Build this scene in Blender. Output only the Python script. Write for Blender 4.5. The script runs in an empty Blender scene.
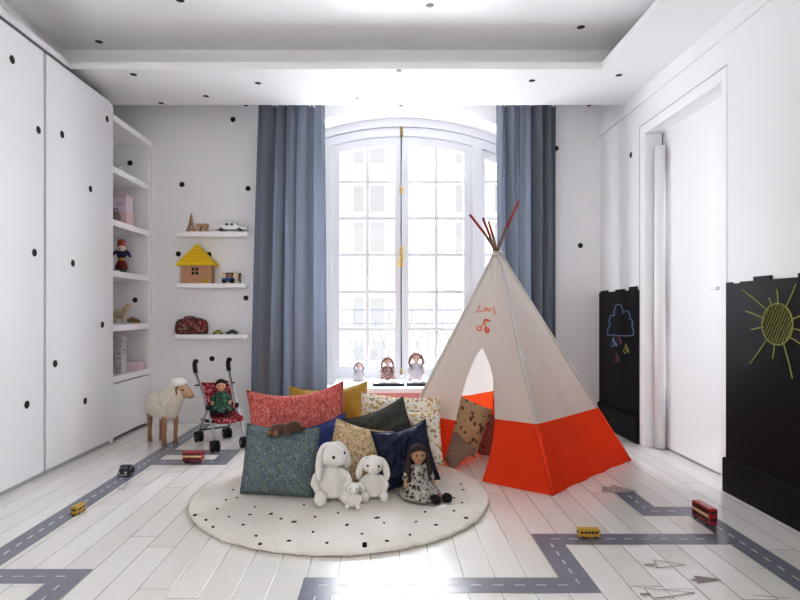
import bpy, bmesh, math, random
from mathutils import Vector, Matrix, Euler, noise
random.seed(7)
C = bpy.context.scene.collection
PI = math.pi
F, CX, CY, HC = 570.0, 385.0, 309.0, 1.08     # focal length in pixels, principal point, eye height

def pt(px, py, y):                  # the place in the room at depth y seen at a photo position
    return Vector(((px-CX)*y/F, y, HC-(py-CY)*y/F))
def fl(px, py, z=0.0):              # the place on the floor (or at height z)
    y = F*(HC-z)/(py-CY)
    return Vector(((px-CX)*y/F, y, z))

# ------------------------------------------------------------------ materials
def nt(m):
    m.use_nodes = True
    return m.node_tree
_M = {}
def mat(name, col, rough=.6, metal=0, bump=0, bscale=60, bdist=.01, spec=.5, sheen=0, var=0, vscale=8, coat=0, emis=0):
    if name in _M: return _M[name]
    m = bpy.data.materials.new(name); t = nt(m); N = t.nodes; L = t.links
    b = N['Principled BSDF']
    b.inputs['Base Color'].default_value = (*col, 1); b.inputs['Roughness'].default_value = rough
    b.inputs['Metallic'].default_value = metal; b.inputs['Specular IOR Level'].default_value = spec
    if sheen: b.inputs['Sheen Weight'].default_value = sheen
    if coat: b.inputs['Coat Weight'].default_value = coat
    tc = N.new('ShaderNodeTexCoord')
    if bump:
        n = N.new('ShaderNodeTexNoise'); n.inputs['Scale'].default_value = bscale; n.inputs['Detail'].default_value = 4
        L.new(tc.outputs['Object'], n.inputs['Vector'])
        bp = N.new('ShaderNodeBump'); bp.inputs['Strength'].default_value = bump; bp.inputs['Distance'].default_value = bdist
        L.new(n.outputs['Fac'], bp.inputs['Height']); L.new(bp.outputs['Normal'], b.inputs['Normal'])
    if var:
        n2 = N.new('ShaderNodeTexNoise'); n2.inputs['Scale'].default_value = vscale; n2.inputs['Detail'].default_value = 3
        L.new(tc.outputs['Object'], n2.inputs['Vector'])
        mx = N.new('ShaderNodeMix'); mx.data_type = 'RGBA'
        mx.inputs[6].default_value = (*[c*(1-var) for c in col], 1); mx.inputs[7].default_value = (*[min(1, c*(1+var)) for c in col], 1)
        L.new(n2.outputs['Fac'], mx.inputs[0]); L.new(mx.outputs[2], b.inputs['Base Color'])
    _M[name] = m
    return m

def pattern(name, base, cols, scale=40, dot=.45, rough=.85, stretch=(1,1,1), bump=.25, base2=None):
    """printed cloth: cells of random colours over a base colour"""
    if name in _M: return _M[name]
    m = bpy.data.materials.new(name); t = nt(m); N = t.nodes; L = t.links
    b = N['Principled BSDF']; b.inputs['Roughness'].default_value = rough; b.inputs['Specular IOR Level'].default_value = .2
    tc = N.new('ShaderNodeTexCoord'); mp = N.new('ShaderNodeMapping'); mp.inputs['Scale'].default_value = stretch
    L.new(tc.outputs['Object'], mp.inputs['Vector'])
    nz = N.new('ShaderNodeTexNoise'); nz.inputs['Scale'].default_value = scale*.7
    L.new(mp.outputs['Vector'], nz.inputs['Vector'])
    mx0 = N.new('ShaderNodeMix'); mx0.data_type = 'VECTOR'; mx0.inputs[0].default_value = .035
    L.new(mp.outputs['Vector'], mx0.inputs[4]); L.new(nz.outputs['Color'], mx0.inputs[5])
    v = N.new('ShaderNodeTexVoronoi'); v.inputs['Scale'].default_value = scale
    L.new(mx0.outputs[1], v.inputs['Vector'])
    sp = N.new('ShaderNodeSeparateColor'); L.new(v.outputs['Color'], sp.inputs['Color'])
    rp = N.new('ShaderNodeValToRGB'); rp.color_ramp.interpolation = 'CONSTANT'
    e = rp.color_ramp.elements
    while len(e) < len(cols): e.new(.5)
    for i, c in enumerate(cols):
        e[i].position = i/len(cols); e[i].color = (*c, 1)
    L.new(sp.outputs['Red'], rp.inputs['Fac'])
    lt = N.new('ShaderNodeMath'); lt.operation = 'LESS_THAN'; lt.inputs[1].default_value = dot
    L.new(v.outputs['Distance'], lt.inputs[0])
    mx = N.new('ShaderNodeMix'); mx.data_type = 'RGBA'; mx.inputs[6].default_value = (*base, 1)
    L.new(lt.outputs[0], mx.inputs[0]); L.new(rp.outputs['Color'], mx.inputs[7])
    L.new(mx.outputs[2], b.inputs['Base Color'])
    n = N.new('ShaderNodeTexNoise'); n.inputs['Scale'].default_value = 25; n.inputs['Detail'].default_value = 3
    L.new(tc.outputs['Object'], n.inputs['Vector'])
    bp = N.new('ShaderNodeBump'); bp.inputs['Strength'].default_value = bump; bp.inputs['Distance'].default_value = .015
    L.new(n.outputs['Fac'], bp.inputs['Height']); L.new(bp.outputs['Normal'], b.inputs['Normal'])
    _M[name] = m
    return m

def cloth_trans(name, col, trans=.35, tcol=None, bump=.15, bscale=30, dots=None):
    m = bpy.data.materials.new(name); t = nt(m); N = t.nodes; L = t.links
    N.remove(N['Principled BSDF'])
    out = [n for n in N if n.type == 'OUTPUT_MATERIAL'][0]
    d = N.new('ShaderNodeBsdfDiffuse'); d.inputs['Color'].default_value = (*col, 1)
    tr = N.new('ShaderNodeBsdfTranslucent'); tr.inputs['Color'].default_value = (*(tcol or col), 1)
    mx = N.new('ShaderNodeMixShader'); mx.inputs[0].default_value = trans
    L.new(d.outputs[0], mx.inputs[1]); L.new(tr.outputs[0], mx.inputs[2]); L.new(mx.outputs[0], out.inputs['Surface'])
    tc = N.new('ShaderNodeTexCoord')
    n = N.new('ShaderNodeTexNoise'); n.inputs['Scale'].default_value = bscale; n.inputs['Detail'].default_value = 4
    L.new(tc.outputs['Object'], n.inputs['Vector'])
    bp = N.new('ShaderNodeBump'); bp.inputs['Strength'].default_value = bump; bp.inputs['Distance'].default_value = .01
    L.new(n.outputs['Fac'], bp.inputs['Height']); L.new(bp.outputs['Normal'], d.inputs['Normal'])
    if dots:
        v = N.new('ShaderNodeTexVoronoi'); v.inputs['Scale'].default_value = 55; v.inputs['Randomness'].default_value = .25
        mp = N.new('ShaderNodeMapping'); mp.inputs['Scale'].default_value = (1, .02, 1)
        L.new(tc.outputs['Object'], mp.inputs['Vector']); L.new(mp.outputs['Vector'], v.inputs['Vector'])
        lt = N.new('ShaderNodeMath'); lt.operation = 'LESS_THAN'; lt.inputs[1].default_value = .22
        L.new(v.outputs['Distance'], lt.inputs[0])
        mc = N.new('ShaderNodeMix'); mc.data_type = 'RGBA'; mc.inputs[6].default_value = (*col, 1); mc.inputs[7].default_value = (*dots, 1)
        L.new(lt.outputs[0], mc.inputs[0]); L.new(mc.outputs[2], d.inputs['Color'])
    _M[name] = m
    return m

# white paint
WALL = mat('wall_paint', (.80, .80, .815), .55, bump=.03, bscale=180)
CEIL = mat('ceiling_paint', (.82, .82, .83), .35)
LACQ = mat('white_lacquer', (.83, .835, .855), .35)
SHELF = mat('white_shelf_paint', (.84, .84, .85), .45)
GAP = mat('grey_recess', (.22, .23, .26), .7)  # dark grey stands in for the shade inside gaps between doors
DOT = mat('black_dot', (.008, .008, .01), .45)
WOODP = mat('window_paint', (.70, .715, .75), .4)
BLACKB = mat('chalkboard_black', (.007, .007, .010), .5, spec=.25, bump=.04, bscale=90, var=.35, vscale=5)
BLACKP = mat('black_plastic', (.012, .012, .014), .45)
STEEL = mat('grey_tube', (.42, .43, .46), .35, metal=.7)
BRASS = mat('brass', (.42, .30, .12), .4, metal=.6)
IRON = mat('iron_grey', (.10,.11,.13), .7)
NATW = mat('natural_wood', (.56, .36, .22), .6, bump=.1, bscale=40, var=.15)
LEGW = mat('leg_wood', (.30, .17, .10), .55, bump=.1, bscale=50, var=.2)
SKIN = mat('doll_skin', (.62, .40, .28), .8)
RUBBER = mat('tyre_rubber', (.015, .015, .016), .7)

# ------------------------------------------------------------------ mesh builder
class MB:
    def __init__(s): s.v = []; s.f = []; s.m = []
    def add(s, vs, fs, mi=0):
        o = len(s.v); s.v += [tuple(v) for v in vs]
        for f in fs: s.f.append(tuple(i+o for i in f)); s.m.append(mi)
        return s
    def box(s, a, b, mi=0, M=None):
        x0, y0, z0 = a; x1, y1, z1 = b
        vs = [Vector(p) for p in ((x0,y0,z0),(x1,y0,z0),(x1,y1,z0),(x0,y1,z0),(x0,y0,z1),(x1,y0,z1),(x1,y1,z1),(x0,y1,z1))]
        if M: vs = [M @ v for v in vs]
        return s.add(vs, [(0,3,2,1),(4,5,6,7),(0,1,5,4),(1,2,6,5),(2,3,7,6),(3,0,4,7)], mi)
    def quad(s, a, b, c, d, mi=0): return s.add([a,b,c,d], [(0,1,2,3)], mi)
    def disc(s, c, n, r, mi=0, seg=20, ry=None):
        n = Vector(n).normalized(); q = n.to_track_quat('Z', 'Y')
        ry = ry or r
        vs = [Vector(c)+q @ Vector((r*math.cos(2*PI*k/seg), ry*math.sin(2*PI*k/seg), 0)) for k in range(seg)]
        return s.add(vs, [tuple(range(seg))], mi)
    def tube(s, pts, r, n=8, mi=0, closed=False, caps=True, flat=1.0):
        pts = [Vector(p) for p in pts]; k = len(pts)
        rs = r if isinstance(r, (list, tuple)) else [r]*k
        rings = []; up = None
        for i, p in enumerate(pts):
            if closed: d = pts[(i+1) % k]-pts[i-1]
            else: d = pts[min(i+1, k-1)]-pts[max(i-1, 0)]
            d.normalize()
            if up is None:
                up = d.orthogonal().normalized()
            up = (up-d*up.dot(d))
            if up.length < 1e-6: up = d.orthogonal()
            up.normalize(); sd = d.cross(up)
            rings.append([p+(up*math.cos(2*PI*j/n)*rs[i]+sd*math.sin(2*PI*j/n)*rs[i]*flat) for j in range(n)])
        vs = [v for rg in rings for v in rg]; fs = []
        for i in range(k if closed else k-1):
            a = i*n; b = ((i+1) % k)*n
            for j in range(n): fs.append((a+j, a+(j+1) % n, b+(j+1) % n, b+j))
        if caps and not closed:
            fs.append(tuple(range(n))[::-1]); fs.append(tuple(range((k-1)*n, k*n)))
        return s.add(vs, fs, mi)
    def lathe(s, prof, c=(0,0,0), n=20, mi=0, M=None, sx=1, sy=1):
        c = Vector(c); vs = []
        for r, z in prof:
            for j in range(n):
                p = Vector((r*sx*math.cos(2*PI*j/n), r*sy*math.sin(2*PI*j/n), z))
                vs.append((M @ p if M else p)+c)
        fs = []
        for i in range(len(prof)-1):
            for j in range(n): fs.append((i*n+j, i*n+(j+1) % n, (i+1)*n+(j+1) % n, (i+1)*n+j))
        fs.append(tuple(range(n))[::-1]); fs.append(tuple(range((len(prof)-1)*n, len(prof)*n)))
        return s.add(vs, fs, mi)
    def ell(s, c, r, rot=(0,0,0), n=20, k=12, mi=0):
        R = Euler([math.radians(a) for a in rot]).to_matrix(); c = Vector(c)
        if not isinstance(r, (list, tuple)): r = (r, r, r)
        vs = [c+R @ Vector((0,0,-r[2]))]
        for i in range(1, k):
            a = -PI/2+PI*i/k
            for j in range(n):
                vs.append(c+R @ Vector((r[0]*math.cos(a)*math.cos(2*PI*j/n), r[1]*math.cos(a)*math.sin(2*PI*j/n), r[2]*math.sin(a))))
        vs.append(c+R @ Vector((0,0,r[2])))
        fs = [(0, 1+(j+1) % n, 1+j) for j in range(n)]
        for i in range(k-2):
            a = 1+i*n; b = a+n
            for j in range(n): fs.append((a+j, a+(j+1) % n, b+(j+1) % n, b+j))
        a = 1+(k-2)*n; t = len(vs)-1
        fs += [(a+j, a+(j+1) % n, t) for j in range(n)]
        return s.add(vs, fs, mi)
    def prism(s, poly, ax, d0, d1, mi=0):
        """polygon (a,b) extruded along axis ax; for 'y' poly=(x,z), for 'x' poly=(y,z), for 'z' poly=(x,y)"""
        def mk(a, b, d):
            return {'y': (a, d, b), 'x': (d, a, b), 'z': (a, b, d)}[ax]
        k = len(poly)
        vs = [mk(a, b, d0) for a, b in poly]+[mk(a, b, d1) for a, b in poly]
        fs = [tuple(range(k))[::-1], tuple(range(k, 2*k))]
        for i in range(k): fs.append((i, (i+1) % k, k+(i+1) % k, k+i))
        return s.add(vs, fs, mi)
    def build(s, name, mats, parent=None, bevel=0, smooth=False, subsurf=0, voxel=0, loc=None, fix=True, seg=2, solid=0, smit=6):
        me = bpy.data.meshes.new(name); me.from_pydata(s.v, [], s.f)
        mats = mats if isinstance(mats, (list, tuple)) else [mats]
        for m in mats: me.materials.append(m)
        for p, mi in zip(me.polygons, s.m): p.material_index = mi
        if fix:
            b = bmesh.new(); b.from_mesh(me); bmesh.ops.recalc_face_normals(b, faces=b.faces); b.to_mesh(me); b.free()
        if smooth:
            for p in me.polygons: p.use_smooth = True
        o = bpy.data.objects.new(name, me); C.objects.link(o)
        if parent: o.parent = parent
        if loc is not None: o.location = loc
        if voxel:
            q = o.modifiers.new('r', 'REMESH'); q.mode = 'VOXEL'; q.voxel_size = voxel; q.use_smooth_shade = True
            q = o.modifiers.new('s', 'SMOOTH'); q.factor = .6; q.iterations = smit
        if solid:
            q = o.modifiers.new('t', 'SOLIDIFY'); q.thickness = solid; q.offset = 0
        if bevel:
            q = o.modifiers.new('b', 'BEVEL'); q.width = bevel; q.segments = seg; q.limit_method = 'ANGLE'; q.angle_limit = math.radians(40)
        if subsurf:
            q = o.modifiers.new('ss', 'SUBSURF'); q.levels = subsurf; q.render_levels = subsurf
        return o

def tag(o, label=None, cat=None, group=None, kind=None):
    if label: o['label'] = label
    if cat: o['category'] = cat
    if group: o['group'] = group
    if kind: o['kind'] = kind
    return o
def thing(name, label, cat, loc=(0,0,0), rz=0, group=None, kind=None, scale=1):
    o = bpy.data.objects.new(name, None); C.objects.link(o); o.empty_display_size = .05
    o.location = loc; o.rotation_euler = (0, 0, rz); o.scale = (scale,)*3
    return tag(o, label, cat, group, kind)
def struct(o): o['kind'] = 'structure'; return o

# ================================================================== SETTING
XR, XL, YB, YF, ZC = 2.04, -2.65, 5.4, -2.4, 3.05
DR = .0245
# floor
def floor_material():
    m = bpy.data.materials.new('painted_planks'); t = nt(m); N = t.nodes; L = t.links
    b = N['Principled BSDF']; b.inputs['Specular IOR Level'].default_value = .8
    tc = N.new('ShaderNodeTexCoord'); sx = N.new('ShaderNodeSeparateXYZ'); L.new(tc.outputs['Object'], sx.inputs[0])
    W = .127
    def mth(op, a, bb=None, c=None):
        n = N.new('ShaderNodeMath'); n.operation = op
        for i, q in enumerate((a, bb, c)):
            if q is None: continue
            if isinstance(q, (int, float)): n.inputs[i].default_value = q
            else: L.new(q, n.inputs[i])
        return n.outputs[0]
    xs = mth('ADD', mth('DIVIDE', sx.outputs[0], W), .5)
    ix = mth('FLOOR', xs); fx = mth('FRACT', xs)
    wn = N.new('ShaderNodeTexWhiteNoise'); wn.noise_dimensions = '1D'; L.new(ix, wn.inputs['W'])
    ys = mth('ADD', mth('DIVIDE', sx.outputs[1], 1.55), mth('MULTIPLY', wn.outputs['Value'], 7.0))
    iy = mth('FLOOR', ys); fy = mth('FRACT', ys)
    dx = mth('MULTIPLY', mth('MINIMUM', fx, mth('SUBTRACT', 1.0, fx)), W)
    dy = mth('MULTIPLY', mth('MINIMUM', fy, mth('SUBTRACT', 1.0, fy)), 1.55)
    dm = mth('MINIMUM', dx, dy)
    gap = N.new('ShaderNodeMapRange'); gap.inputs['From Min'].default_value = .0008; gap.inputs['From Max'].default_value = .0026
    L.new(dm, gap.inputs['Value'])
    cmb = N.new('ShaderNodeCombineXYZ'); L.new(ix, cmb.inputs[0]); L.new(iy, cmb.inputs[1])
    wn2 = N.new('ShaderNodeTexWhiteNoise'); wn2.noise_dimensions = '2D'; L.new(cmb.outputs[0], wn2.inputs['Vector'])
    nz = N.new('ShaderNodeTexNoise'); nz.inputs['Scale'].default_value = 3; nz.inputs['Detail'].default_value = 6
    mp = N.new('ShaderNodeMapping'); mp.inputs['Scale'].default_value = (6, .8, 1)
    L.new(tc.outputs['Object'], mp.inputs[0]); L.new(mp.outputs[0], nz.inputs['Vector'])
    tone = mth('ADD', mth('MULTIPLY', wn2.outputs['Value'], .45), mth('MULTIPLY', nz.outputs['Fac'], .55))
    c1 = N.new('ShaderNodeMix'); c1.data_type = 'RGBA'
    c1.inputs[6].default_value = (.70, .685, .65, 1); c1.inputs[7].default_value = (.86, .85, .825, 1)
    L.new(tone, c1.inputs[0])
    nz2 = N.new('ShaderNodeTexNoise'); nz2.inputs['Scale'].default_value = 9; nz2.inputs['Detail'].default_value = 3
    L.new(tc.outputs['Object'], nz2.inputs['Vector'])
    gcol = N.new('ShaderNodeMix'); gcol.data_type = 'RGBA'
    gcol.inputs[6].default_value = (.16, .15, .13, 1); gcol.inputs[7].default_value = (.52, .50, .46, 1)
    L.new(nz2.outputs['Fac'], gcol.inputs[0])
    c2 = N.new('ShaderNodeMix'); c2.data_type = 'RGBA'; L.new(gap.outputs[0], c2.inputs[0]); L.new(gcol.outputs[2], c2.inputs[6]); L.new(c1.outputs[2], c2.inputs[7])
    L.new(c2.outputs[2], b.inputs['Base Color'])
    rr = N.new('ShaderNodeMapRange'); rr.inputs['To Min'].default_value = .20; rr.inputs['To Max'].default_value = .262
    L.new(nz.outputs['Fac'], rr.inputs['Value']); L.new(rr.outputs[0], b.inputs['Roughness'])
    bp = N.new('ShaderNodeBump'); bp.inputs['Strength'].default_value = .5; bp.inputs['Distance'].default_value = .002
    L.new(gap.outputs[0], bp.inputs['Height']); L.new(bp.outputs[0], b.inputs['Normal'])
    return m
struct(MB().box((XL, YF, -.05), (2.4, 5.95, 0)).build('floor', floor_material()))

# back wall with arched opening
WX = .168                                   # window axis
def arch(x, peak, R=2.62): return peak-(R-math.sqrt(R*R-(x-WX)**2))
OP = 1.16                                   # half width of the niche
w = MB()
w.quad((XL, YB, 0), (WX-OP, YB, 0), (WX-OP, YB, ZC+.2), (XL, YB, ZC+.2))
w.quad((WX+OP, YB, 0), (XR+.3, YB, 0), (XR+.3, YB, ZC+.2), (WX+OP, YB, ZC+.2))
w.quad((WX-OP, YB, 0), (WX+OP, YB, 0), (WX+OP, YB, .33), (WX-OP, YB, .33))
n = 24
for i in range(n):
    a = WX-OP+2*OP*i/n; b = a+2*OP/n
    za, zb = arch(a, 2.985), arch(b, 2.985)
    w.quad((a, YB, za), (b, YB, zb), (b, YB, ZC+.2), (a, YB, ZC+.2))
    za2, zb2 = arch(a, 2.962), arch(b, 2.962)
    w.quad((a, YB, za), (b, YB, zb), (b, 5.95, zb2), (a, 5.95, za2))
w.quad((WX-OP, YB, 0), (WX-OP, 5.95, 0), (WX-OP, 5.95, 2.9), (WX-OP, YB, 2.9))
w.quad((WX+OP, YB, 0), (WX+OP, 5.95, 0), (WX+OP, 5.95, 2.9), (WX+OP, YB, 2.9))
w.quad((WX-OP, YB, .33), (WX+OP, YB, .33), (WX+OP, 5.95, .33), (WX-OP, 5.95, .33))
w.quad((WX-OP, 5.95, 0), (WX+OP, 5.95, 0), (WX+OP, 5.95, .33), (WX-OP, 5.95, .33))
for px, py in ((233,119.5),(182,184.5),(248,188.5),(178.4,254),(209,254.6),(246,298),(212,358.7),(580.3,245.5),(556,148.4),(246,104),(589,104),(401,104)):
    p = pt(px, py, YB); w.disc((p.x, YB-.0015, p.z), (0,-1,0), DR, 1)
struct(w.build('wall_back', [WALL, DOT], fix=False))
# left wall
struct(MB().box((XL-.1, YF, 0), (XL, YB+.1, ZC+.2)).build('wall_left', WALL))
# right wall, with the doorway
DY0, DY1, DZ = 3.395, 4.551, 2.53
w = MB()
w.box((XR, YF, 0), (XR+.25, DY0, ZC+.2)); w.box((XR, DY1, 0), (XR+.25, YB+.1, ZC+.2)); w.box((XR, DY0, DZ), (XR+.25, DY1, ZC+.2))
p = pt(631, 155, 4.727); w.disc((XR-.0015, p.y, p.z), (-1,0,0), DR, 1)
struct(w.build('wall_right', [WALL, DOT]))
struct(MB().box((XR-.022, YF, 2.705), (XR, YB, 2.83)).build('trim_1', WALL, bevel=.004))
# ceiling: upper slab, beam by the window, side soffits
w = MB().box((XL, YF, ZC), (XR+.25, YB+.1, ZC+.1))
for px, py in ((581,27),(430,5),(99,41.6),(180,0)):
    y = F*(ZC-HC)/(CY-py); w.disc(((px-CX)*y/F, y, ZC-.0015), (0,0,-1), .027, 1)
struct(w.build('ceiling', [CEIL, DOT]))
ZS, ZL = 2.817, 2.867
w = MB().box((XL, 4.126, ZS), (XR, 4.855, ZL)); w.box((XL, 4.335, ZL), (XR, 4.855, ZC))
for px, py in ((133.6,74.4),(161,103),(206,96),(258,83),(399,70.5),(357,98),(532,80.5),(619,75)):
    y = F*(ZS-HC)/(CY-py); w.disc(((px-CX)*y/F, y, ZS-.0015), (0,0,-1), DR, 1)
struct(w.build('ceiling_beam', [CEIL, DOT]))
w = MB().box((1.57, YF, ZS), (XR, 4.126, ZL)); w.box((1.74, YF, ZL), (XR, 4.335, ZC))
struct(w.build('ceiling_soffit_right', CEIL))
w = MB().box((XL, YF, ZS), (-2.275, 4.126, ZL)); w.box((XL, YF, ZL), (-2.44, 4.335, ZC))
struct(w.build('ceiling_soffit_left', CEIL))
# baseboards
struct(MB().box((-2.16, YB-.018, 0), (WX-OP, YB, .227)).build('baseboard_back_left', SHELF, bevel=.003))
struct(MB().box((WX+OP, YB-.018, 0), (XR-.03, YB, .227)).build('baseboard_back_right', SHELF, bevel=.003))

# door
d = struct(thing('door_1', None, None, (0,0,0)))
w = MB()
w.box((XR-.006, DY0, 0), (XR+.02, DY0+.06, DZ)); w.box((XR-.006, DY1-.087, 0), (XR+.02, DY1, DZ)); w.box((XR-.006, DY0+.06, DZ-.075), (XR+.02, DY1-.087, DZ))
w.build('door_frame', LACQ, d, bevel=.003)
w = MB()
w.box((XR+.02, DY0+.02, 0), (XR+.2, DY0+.06, DZ-.07)); w.box((XR+.02, DY1-.087, 0), (XR+.2, DY1-.05, DZ-.07)); w.box((XR+.02, DY0+.02, DZ-.075), (XR+.2, DY1-.05, DZ-.03))
w.build('door_reveal', LACQ, d)
MB().box((2.172, DY0+.062, .012), (2.21, DY1-.089, DZ-.082)).build('door_leaf', LACQ, d, bevel=.003)
MB().box((2.19, DY0+.05, -.001), (2.23, DY1-.06, .012)).build('door_threshold', GAP, d)
MB().tube([(2.125, 4.405, .01), (2.125, 4.405, 2.335)], .04, 16).build('finger_guard', SHELF, d, smooth=True)
MB().box((2.15, 3.70, 1.205), (2.174, 3.775, 1.228)).build('door_handle', LACQ, d, bevel=.003)
w = MB(); w.box((XR-.007, DY0, DZ), (XR+.01, DY1+.006, DZ+.006)); w.box((XR-.007, DY1, 0), (XR+.01, DY1+.006, DZ)); w.build('frame_shade_line', mat('shade_line_grey', (.42,.42,.45), .7), d)  # raised grey strips, coloured as the shadow gap round the frame
MB().box((2.168, 4.452, .012), (2.176, 4.462, DZ-.082)).build('slit_shade_strip', GAP, d)  # solid strip, dark in place of the shade in the door slit

# ================================================================== WINDOW
win = struct(thing('window_1', None, None, (0,0,0)))
def band(mb, x0, x1, lo, hi, y0, y1, n=14):
    for i in range(n):
        a = x0+(x1-x0)*i/n; b = x0+(x1-x0)*(i+1)/n
        la, lb = lo(a), lo(b); ha, hb = hi(a), hi(b)
        mb.add([(a,y0,la),(b,y0,lb),(b,y1,lb),(a,y1,la),(a,y0,ha),(b,y0,hb),(b,y1,hb),(a,y1,ha)],
               [(0,3,2,1),(4,5,6,7),(0,1,5,4),(2,3,7,6)]+([(3,0,4,7)] if i == 0 else [])+([(1,2,6,5)] if i == n-1 else []))
f = MB()
band(f, WX-OP, WX+OP, lambda x: arch(x, 2.895), lambda x: arch(x, 2.975), 5.66, 5.82, 28)
f.build('arched_head', WOODP, win)
f = MB()
band(f, WX-OP, WX+OP, lambda x: arch(x, 2.81), lambda x: arch(x, 2.891), 5.685, 5.80, 28)
f.build('arched_transom', WOODP, win)
f = MB()
for s in (-1, 1):
    for a, b in ((.705, .80), (1.06, OP)):
        x0, x1 = sorted((WX+s*a, WX+s*b))
        band(f, x0, x1, lambda x: .36, lambda x: arch(x, 2.87), 5.69, 5.80, 2)
f.box((WX-OP, 5.66, .33), (WX+OP, 5.82, .395))
f.build('frame', WOODP, win)
# casements and side lights
GLASS = bpy.data.materials.new('pane_glass'); t = nt(GLASS); N = t.nodes; L = t.links
N.remove(N['Principled BSDF']); tr = N.new('ShaderNodeBsdfTransparent'); tr.inputs[0].default_value = (.99, .99, .99, 1)
gl = N.new('ShaderNodeBsdfGlossy'); gl.inputs['Roughness'].default_value = .02; mx = N.new('ShaderNodeMixShader'); mx.inputs[0].default_value = .05
L.new(tr.outputs[0], mx.inputs[1]); L.new(gl.outputs[0], mx.inputs[2]); L.new(mx.outputs[0], [n for n in N if n.type == 'OUTPUT_MATERIAL'][0].inputs[0])
ROWS = [2.354, 1.988, 1.622, 1.251, .879]
def casement(x0, x1, sl, sr, mid, name):
    f = MB(); top = lambda x: arch(x, 2.803)
    band(f, x0, x0+sl, lambda x: .40, top, 5.71, 5.77, 2); band(f, x1-sr, x1, lambda x: .40, top, 5.71, 5.77, 2)
    band(f, x0+sl, x1-sr, lambda x: arch(x, 2.716), top, 5.715, 5.765, 10)
    f.box((x0+sl, 5.715, .40), (x1-sr, 5.765, .508))
    e = f.build(name, WOODP, win)
    g = MB()
    if mid: band(g, mid-.019, mid+.019, lambda x: .50, lambda x: arch(x, 2.73), 5.72, 5.758, 1)
    for z in ROWS: g.box((x0+sl-.002, 5.722, z-.019), (x1-sr+.002, 5.756, z+.019))
    g.build('glazing_bars', WOODP, e)
    MB().quad((x0+.02, 5.74, .45), (x1-.02, 5.74, .45), (x1-.02, 5.74, arch(x1 if abs(x1-WX) > abs(x0-WX) else x0, 2.76)), (x0+.02, 5.74, arch(x1 if abs(x1-WX) > abs(x0-WX) else x0, 2.76))).build('glass_pane', GLASS, e)
casement(WX-.70, WX-.006, .08, .066, WX-.345, 'casement')
casement(WX+.006, WX+.70, .066, .08, WX+.345, 'casement')
casement(WX-1.055, WX-.805, .03, .03, None, 'side_light')
casement(WX+.805, WX+1.055, .03, .03, None, 'side_light')
r = MB().tube([(WX-.004, 5.702, .42), (WX-.004, 5.702, 2.86)], .008, 8).build('espagnolette_rod', mat('rod_grey', (.16, .17, .20), .5, metal=.4), win, smooth=True)
f = MB().box((WX-.004-.016, 5.685, 2.80), (WX-.004+.016, 5.70, 2.92)); f.lathe([(.01,-.03),(.018,-.01),(.012,.01),(.016,.03),(.006,.05)], (WX-.004, 5.69, 2.86), 10)
f.build('brass_bolt', BRASS, win)
MB().lathe([(.008,-.04),(.016,-.03),(.014,0),(.018,.02),(.010,.04)], (WX-.004, 5.70, 2.265), 10).build('brass_collar', BRASS, win)
f = MB().lathe([(.008,-.10),(.018,-.085),(.012,-.05),(.022,0),(.013,.05),(.018,.09),(.006,.11)], (WX-.004, 5.70, 1.60), 12)
f.tube([(WX-.004, 5.69, 1.60), (WX-.02, 5.65, 1.585), (WX-.035, 5.645, 1.54), (WX-.03, 5.65, 1.50)], [.007,.008,.009,.012], 8)
f.build('brass_handle', BRASS, win, smooth=True)
MB().lathe([(.008,-.03),(.016,-.02),(.012,.01),(.006,.03)], (WX-.004, 5.70, .46), 10).build('brass_foot', BRASS, win)

# railing outside
rl = thing('balcony_railing', 'grey wrought iron balcony railing with scrolls outside the window', 'railing', (WX, 6.15, .38))
f = MB()
for z in (.69, .08): f.box((-1.3, -.012, z-.012), (1.3, .012, z+.012))
f.box((-1.3, -.008, .535), (1.3, .008, .552))
f.build('handrail', IRON, rl)
for x in (-1.2, -.86, -.5, -.12, .12, .5, .86, 1.2):
    MB().box((x-.008, -.008, .55), (x+.008, .008, .69)).build('upright', IRON, rl)
f = MB()
for k in range(-3, 4):
    x = k*.36
    for s in (-1, 1):
        f.tube([(x+s*.075*math.sin(PI*q/12)*1.0, 0, .10+.44*q/12) for q in range(13)], .010, 6)
        f.tube([(x+.18+s*.09*(1-2*q/8), 0, .10+.44*q/8) for q in range(9)], .010, 6)
    f.tube([(x+.05+.045*math.cos(a), 0, .575+.03*math.sin(a)) for a in [PI*1.0+q*.35 for q in range(12)]], .010, 6)
f.build('scrollwork', IRON, rl)

# building across the street
FAC = mat('facade_stone', (.86, .86, .87), .9); FWIN = mat('facade_window', (.31, .33, .36), .6); FRF = mat('facade_roof', (.72,.74,.78), .8)
bd = thing('apartment_building', 'pale stone apartment building seen through the window', 'building', (0, 40, -14))
MB().box((-26, 0, 0), (30, 8, 28.6)).build('facade', FAC, bd)
k = 0
for zc, hh in ((22.85, 2.0), (20.1, 2.1), (14.8, 2.2), (12.2, 1.4), (26.2, 1.9)):
    for x, hw in ((-1.85, .34), (-.55, .5), (5.25, .3), (8.2, .5)):
        w = MB().box((x-hw, -.12, zc-hh/2), (x+hw, -.02, zc+hh/2)).build('window', FWIN, bd)
        MB().box((x-hw-.1, -.2, zc-hh/2-.15), (x+hw+.1, -.02, zc-hh/2)).build('window_sill', FAC, w)
for z in (18.4, 23.9, 16.2, 28.3):
    MB().box((-26, -.35, z), (30, 0, z+.22)).build('string_course', FAC, bd)
MB().box((3.6, -.8, 13), (9, -.02, 16.6)).build('bay', FRF, bd)

# ================================================================== WINDOW BENCH
PINK = mat('pink_panel', (.72, .40, .40), .6)
bn = thing('window_bench', 'low window bench with white top and pink front', 'bench', (WX+.09, 5.35, 0))
MB().box((-.735, -.34, .34), (.735, .28, .385)).build('bench_top', SHELF, bn, bevel=.006)
MB().box((-.72, -.32, 0), (.72, -.01, .34)).build('front_panel', PINK, bn)

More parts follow.
